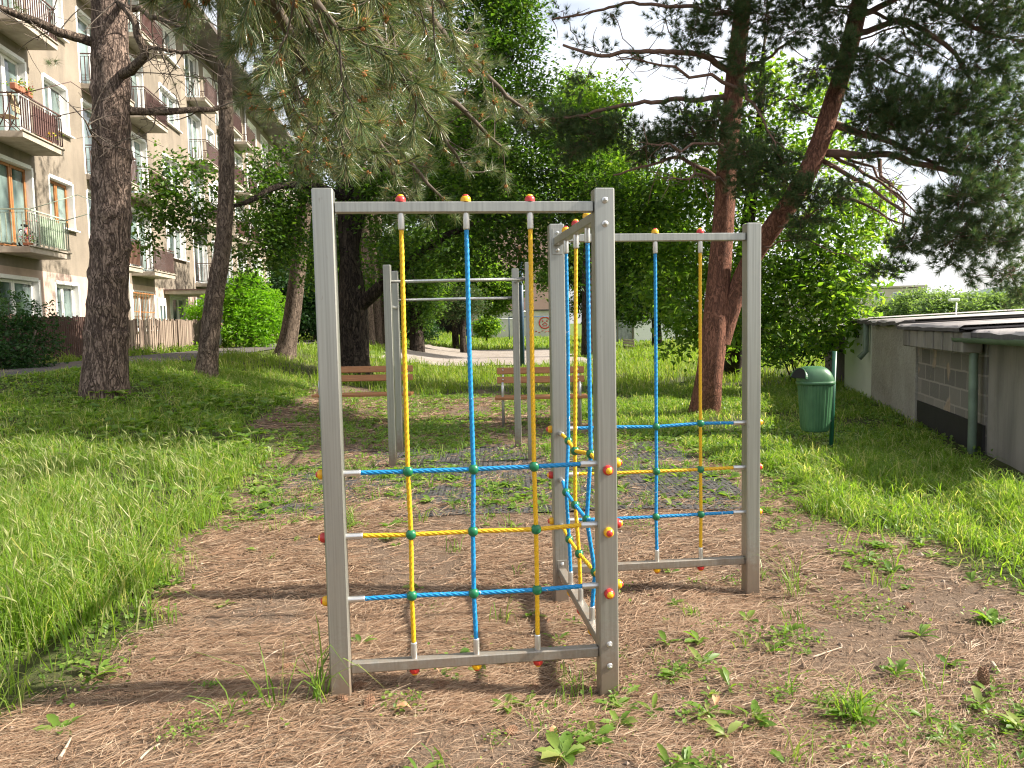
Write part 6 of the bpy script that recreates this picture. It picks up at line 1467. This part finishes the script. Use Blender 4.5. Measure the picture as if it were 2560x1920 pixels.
# fallen pine needles, in pairs
def litter_dens(x, y): return (1 - np.clip(grass_density(x, y), 0, 1)) * np.clip((fbm(x * 1.5, y * 1.5, 61, 4) - .36) * 4.5, .10, 1) * np.clip(1.0 - .33 * (x + .3), .40, 1.0)
mb = MB()
for (y0, y1, dn, w_) in ((2.1, 4.2, 8500, .0016), (4.2, 6.5, 4700, .0025), (6.5, 10, 1300, .0040), (10, 16, 460, .0075)):
    x, y = scatter(rng, -4.5, 4.8, y0, y1, dn, litter_dens); n = len(x)
    a = rng.normal(.12, .75, n) + 2.2 * (fbm(x * 2.2, y * 2.2, 66, 3) - .5); L = rng.uniform(.05, .135, n); z = terr(x, y) + rng.uniform(.001, .016, n)
    for half in (0, 1):
        aa = a + half * rng.uniform(.03, .28, n); d = np.stack([np.cos(aa), np.sin(aa), rng.normal(0, .09, n)], 1); s = np.stack([-np.sin(aa), np.cos(aa), rng.normal(0, .4, n)], 1) * (w_ / 2)
        o = np.stack([x, y, z], 1); m = o + d * (L * .5)[:, None] + np.stack([-np.sin(aa), np.cos(aa), rng.uniform(0, .5, n)], 1) * (rng.normal(0, .07, n) * L)[:, None]; e = o + d * L[:, None]
        for q in (m, e): q[:, 2] = np.maximum(q[:, 2], terr(q[:, 0], q[:, 1]) + .002)
        V = np.stack([o - s, o + s, m + s, m - s, e + s * .5, e - s * .5], 1).reshape(-1, 3); k = np.arange(n)[:, None] * 6
        mb.add(V, np.concatenate([k + [0, 1, 2, 3], k + [3, 2, 4, 5]]))
tag(mb.build('needle_litter', M['litter']), kind='stuff')
# crumbs of soil and little stones
mb = MB(); M['crumb'] = leafmat('soil_crumbs', [(.10, .07, .05), (.20, .14, .10), (.36, .29, .23), (.13, .09, .06)], 0, (1, 1, 1), .95, .1)
x, y = scatter(rng, -2.6, 3.6, 2.2, 5.5, 420, lambda x, y: 1 - np.clip(grass_density(x, y), 0, 1)); n = len(x); r = rng.gamma(1.3, .0022, n) + .0015
oc = np.array([[1, 0, 0], [0, 1, 0], [-1, 0, 0], [0, -1, 0], [0, 0, .8], [0, 0, -.8]])
V = np.stack([x, y, terr(x, y) + r * .3], 1)[:, None] + oc[None] * r[:, None, None] * rng.uniform(.6, 1.3, (n, 6, 1))
k = np.arange(n)[:, None] * 6; mb.add(V.reshape(-1, 3), np.concatenate([k + q for q in ([0, 1, 4], [1, 2, 4], [2, 3, 4], [3, 0, 4], [1, 0, 5], [2, 1, 5], [3, 2, 5], [0, 3, 5])]))
tag(mb.build('soil_crumbs', M['crumb']), kind='stuff')

# ---- single things on the ground
M['cone'] = plain('pine_cone_scales', (.23, .125, .07), .85, var=.35, scale=60, bump=.5); M['deadleaf'] = plain('dead_leaf', (.42, .23, .11), .8, var=.3, scale=30); M['dry_wood'] = plain('dry_twig', (.40, .31, .23), .9, var=.25, scale=30)
def cone_mesh():
    mb = MB(); n = 90; g = np.pi * (3 - 5 ** .5)
    mb.lathe((0, 0, 0), (1, 0, 0), [(0, -.03), (.010, -.026), (.0145, -.010), (.013, .008), (.008, .024), (0, .032)], 14)
    for i in range(n):
        u = i / n; xx_ = -.028 + .058 * u; rr = .0155 * math.sin(np.pi * (u * .82 + .13)) ** .7 + .001; a = i * g
        ra = np.array([0, math.cos(a), math.sin(a)]); ta = np.array([0, -math.sin(a), math.cos(a)]); p = np.array([xx_, 0, 0]) + ra * rr
        w_ = .0048 * (1 - .45 * u); mb.add([p - ta * w_ - ra * .003, p + np.array([.001, 0, 0]) + ra * .0028, p + ta * w_ - ra * .003, p + np.array([.0055, 0, 0]) + ra * .0008, p + np.array([-.004, 0, 0]) - ra * .002], [[0, 1, 3], [1, 2, 3], [0, 4, 1], [4, 2, 1]])
    return mb
CONES = [((1450, 1732), 'biggest pine cone, lying before the foot of the bolted front post', .2, 1.0), ((1332, 1728), 'pine cone half in shade left of the foot of the bolted front post', .6, .85), ((1102, 1720), 'shaded pine cone under the middle of the front lower rail', .4, .9), ((855, 1756), 'pale pine cone at the left front post foot, on its camera side', 2.4, .85),
         ((922, 1768), 'upright reddish pine cone right of the left front post foot', 1.3, .95), ((900, 1722), 'pine cone close behind the blades at the left front post foot', .3, .85), ((722, 1674), 'pine cone left of the left front post, alone on the needles', .5, .85), ((502, 1645), 'small pine cone lying farthest left on the sunny needles', .3, .65),
         ((2458, 1715), 'dark pine cone standing on end on the bare soil at far right', 1.5, 1.0), ((1650, 1504), 'pine cone left of the foot of the rear right post', .3, .8), ((1370, 1557), 'pine cone beside the slanting rail between the two middle posts', 1.2, .7), ((2268, 1520), 'pine cone on bare soil at the edge of the right meadow', .5, .8), ((1278, 1834), 'pine cone among the needles at the bottom of the picture', .9, .8), ((518, 1238), 'pale pine cone near the left edge of the rubber mat', .2, .9)]
cm = None
for (px, lab, ang, sc) in CONES:
    g = G(*px)
    if cm is None: first = cone_mesh().build('pine_cone', M['cone']); o = first; cm = first.data
    else: o = first.copy(); COL.objects.link(o)
    o.location = g + [0, 0, .013 * sc]; o.rotation_euler = (ang * 2, -1.35 if 'end' in lab else (.1 if 'upright' not in lab else -.6), ang); o.scale = (sc * 1.25,) * 3
    if 'end' in lab: o.location.z += .025
    tag(o, lab, 'pine cone', 'pine cones lying on the needle litter')
WEEDS = [((1005, 1832), 'chickweed', None), ]
def weed_thing(px, lab, fn):
    g = G(*px); o = thing('weed', lab, 'plant', g); mb = MB(); r = np.random.default_rng(int(px[0] + px[1])); fn(mb, g, r); mb.build('leaves', M['weed'], o)
def rosette(k, L, w_, lift): return lambda mb, g, r: add_weed(mb, g, r, k, L, w_, lift)
def tuft(k, h, w_, ln=.6): return lambda mb, g, r: add_blades(mb, g[0] + r.normal(0, .025, k), g[1] + r.normal(0, .025, k), r, h, w_, ln)
def matp(n, rad, L): return lambda mb, g, r: add_mat(mb, g, r, n, rad, L)
def both(*f): return lambda mb, g, r: [q(mb, g, r) for q in f]
for px, lab, fn in [((800, 1750), 'tall loose grass tuft around the foot of the left front post', both(tuft(16, .30, .007, .7), tuft(8, .20, .006, 1.0))),
    ((690, 1770), 'thin grass tuft left of the left front post', tuft(9, .22, .006, .8)), ((565, 1800), 'small grass tuft on the needles at lower left', tuft(8, .17, .005, .8)),
    ((480, 1838), 'low chickweed patch on the needles at lower left', matp(170, .12, .016)), ((150, 1830), 'broad crinkled leaves at the bottom left corner', rosette(9, .11, .30, .6)), ((245, 1690), 'dock leaves at the lower edge of the left tall grass', rosette(8, .13, .26, .6)),
    ((1545, 1815), 'wilting broad-leaved weed before the bolted front post', rosette(11, .095, .32, .7)), ((1480, 1850), 'jagged leaf rosette at the bottom centre', rosette(11, .09, .32, .45)), ((1560, 1745), 'long bright leaf right of the foot of the bolted front post', rosette(3, .12, .2, .5)),
    ((1005, 1770), 'small yellow-green clover patch right of the left front post', matp(90, .10, .020)), ((1210, 1690), 'little seedling with pale leaves under the front lower rail', rosette(5, .08, .5, .8)), ((1130, 1680), 'pale leaf sprig below the front lower rail', rosette(5, .07, .45, .9)),
    ((1690, 1690), 'low leafy rosette in the right foreground soil', both(rosette(9, .09, .3, .6), matp(70, .09, .018))), ((1825, 1722), 'plantain with three long leaves on bare soil', rosette(4, .13, .18, .8)), ((1890, 1800), 'leafy clump left of the big weed clump in the right foreground', both(rosette(9, .11, .28, .8), tuft(10, .10, .006))),
    ((2130, 1800), 'biggest weed clump in the right foreground', both(rosette(20, .15, .18, .7), tuft(40, .15, .006, .7), matp(160, .20, .018))), ((2240, 1690), 'upright lance-leaved weed right of centre foreground', both(rosette(8, .13, .2, 1.0), matp(40, .1, .018))), ((2300, 1590), 'star-shaped weed with narrow leaves below the right meadow', rosette(12, .11, .16, .8)),
    ((1960, 1610), 'spreading weed patch behind the plantain', both(matp(120, .15, .020), rosette(6, .08, .3, .6))), ((2150, 1530), 'wide flat knotweed mat right of the rear right post', matp(240, .22, .018)), ((1985, 1490), 'airy grass tuft right of the rear right post', tuft(22, .24, .005, .8)), ((1735, 1540), 'grassy weed between the front and rear right posts', both(tuft(14, .10, .005), rosette(6, .08, .25, .6))),
    ((560, 1515), 'dark green low weed on the shaded needle strip', rosette(14, .07, .25, .4)), ((990, 1365), 'lone yellow-green seedling behind the left ropes', rosette(6, .07, .45, .6)), ((2390, 1850), 'chickweed patch at the bottom right corner', matp(240, .20, .018)), ((1770, 1260), 'leafy weed on the mat behind the right ropes', rosette(9, .10, .35, .6)), ((2480, 1560), 'bright leafy weed at the right meadow edge', both(rosette(10, .12, .35, .7), matp(80, .12, .02)))]:
    weed_thing(px, lab, fn)
def leaf_thing(px, lab, L, ang):
    g = G(*px); o = MB(); r = np.random.default_rng(int(px[0])); d = np.array([math.cos(ang), math.sin(ang), 0]); s = np.array([-d[1], d[0], 0])
    ts = np.linspace(0, 1, 7); ws = np.sin(np.pi * np.clip(ts, .03, .98)) ** .7 * L * .28; c = g + d * (ts * L)[:, None] + EZ * (.012 + .02 * np.sin(ts * 3) + .004 * np.sin(ts * 11))[:, None]
    V = np.concatenate([c - s * ws[:, None] + EZ * (ws * .5)[:, None], c, c + s * ws[:, None] + EZ * (ws * .6)[:, None]]); j = np.arange(6)[:, None]
    o.add(V, np.concatenate([np.hstack([j, j + 1, j + 8, j + 7]), np.hstack([j + 7, j + 8, j + 15, j + 14])]), 0, True)
    tag(o.build('fallen_leaf', M['deadleaf']), lab, 'leaf')
leaf_thing((1790, 1775), 'orange-brown dead leaf on the soil before the plantain', .055, 1.3); leaf_thing((985, 1790), 'curled tan dead leaf right of the left front post', .07, .3); leaf_thing((1070, 1690), 'pale dead leaf under the left half of the front lower rail', .05, .1); leaf_thing((1370, 1850), 'bleached dead leaf near the bottom centre', .05, .5)
def twig_thing(pts, lab, r0):
    p = np.array([G(*q) for q in pts]) + EZ * (r0 + .008); q, r = densify(p, np.linspace(r0, r0 * .5, len(p)), .02); mb = MB(); mb.tube(q, r, 7); tag(mb.build('twig', M['dry_wood']), lab, 'twig')
twig_thing([(645, 1670), (690, 1632), (760, 1612)], 'thin pale twig left of the left front post', .004); twig_thing([(150, 1905), (165, 1880), (178, 1855)], 'short thick stick at the bottom left', .007); twig_thing([(350, 1908), (375, 1880), (400, 1868)], 'pale bent stick at the bottom left, right of the thick one', .005)
twig_thing([(2030, 1650), (2070, 1636), (2105, 1624)], 'straight pale twig behind the big weed clump', .004); twig_thing([(2480, 1665), (2500, 1692)], 'short brown stick by the right meadow edge', .008); twig_thing([(670, 1462), (740, 1458), (790, 1452)], 'dark twig lying behind the left front post', .005)
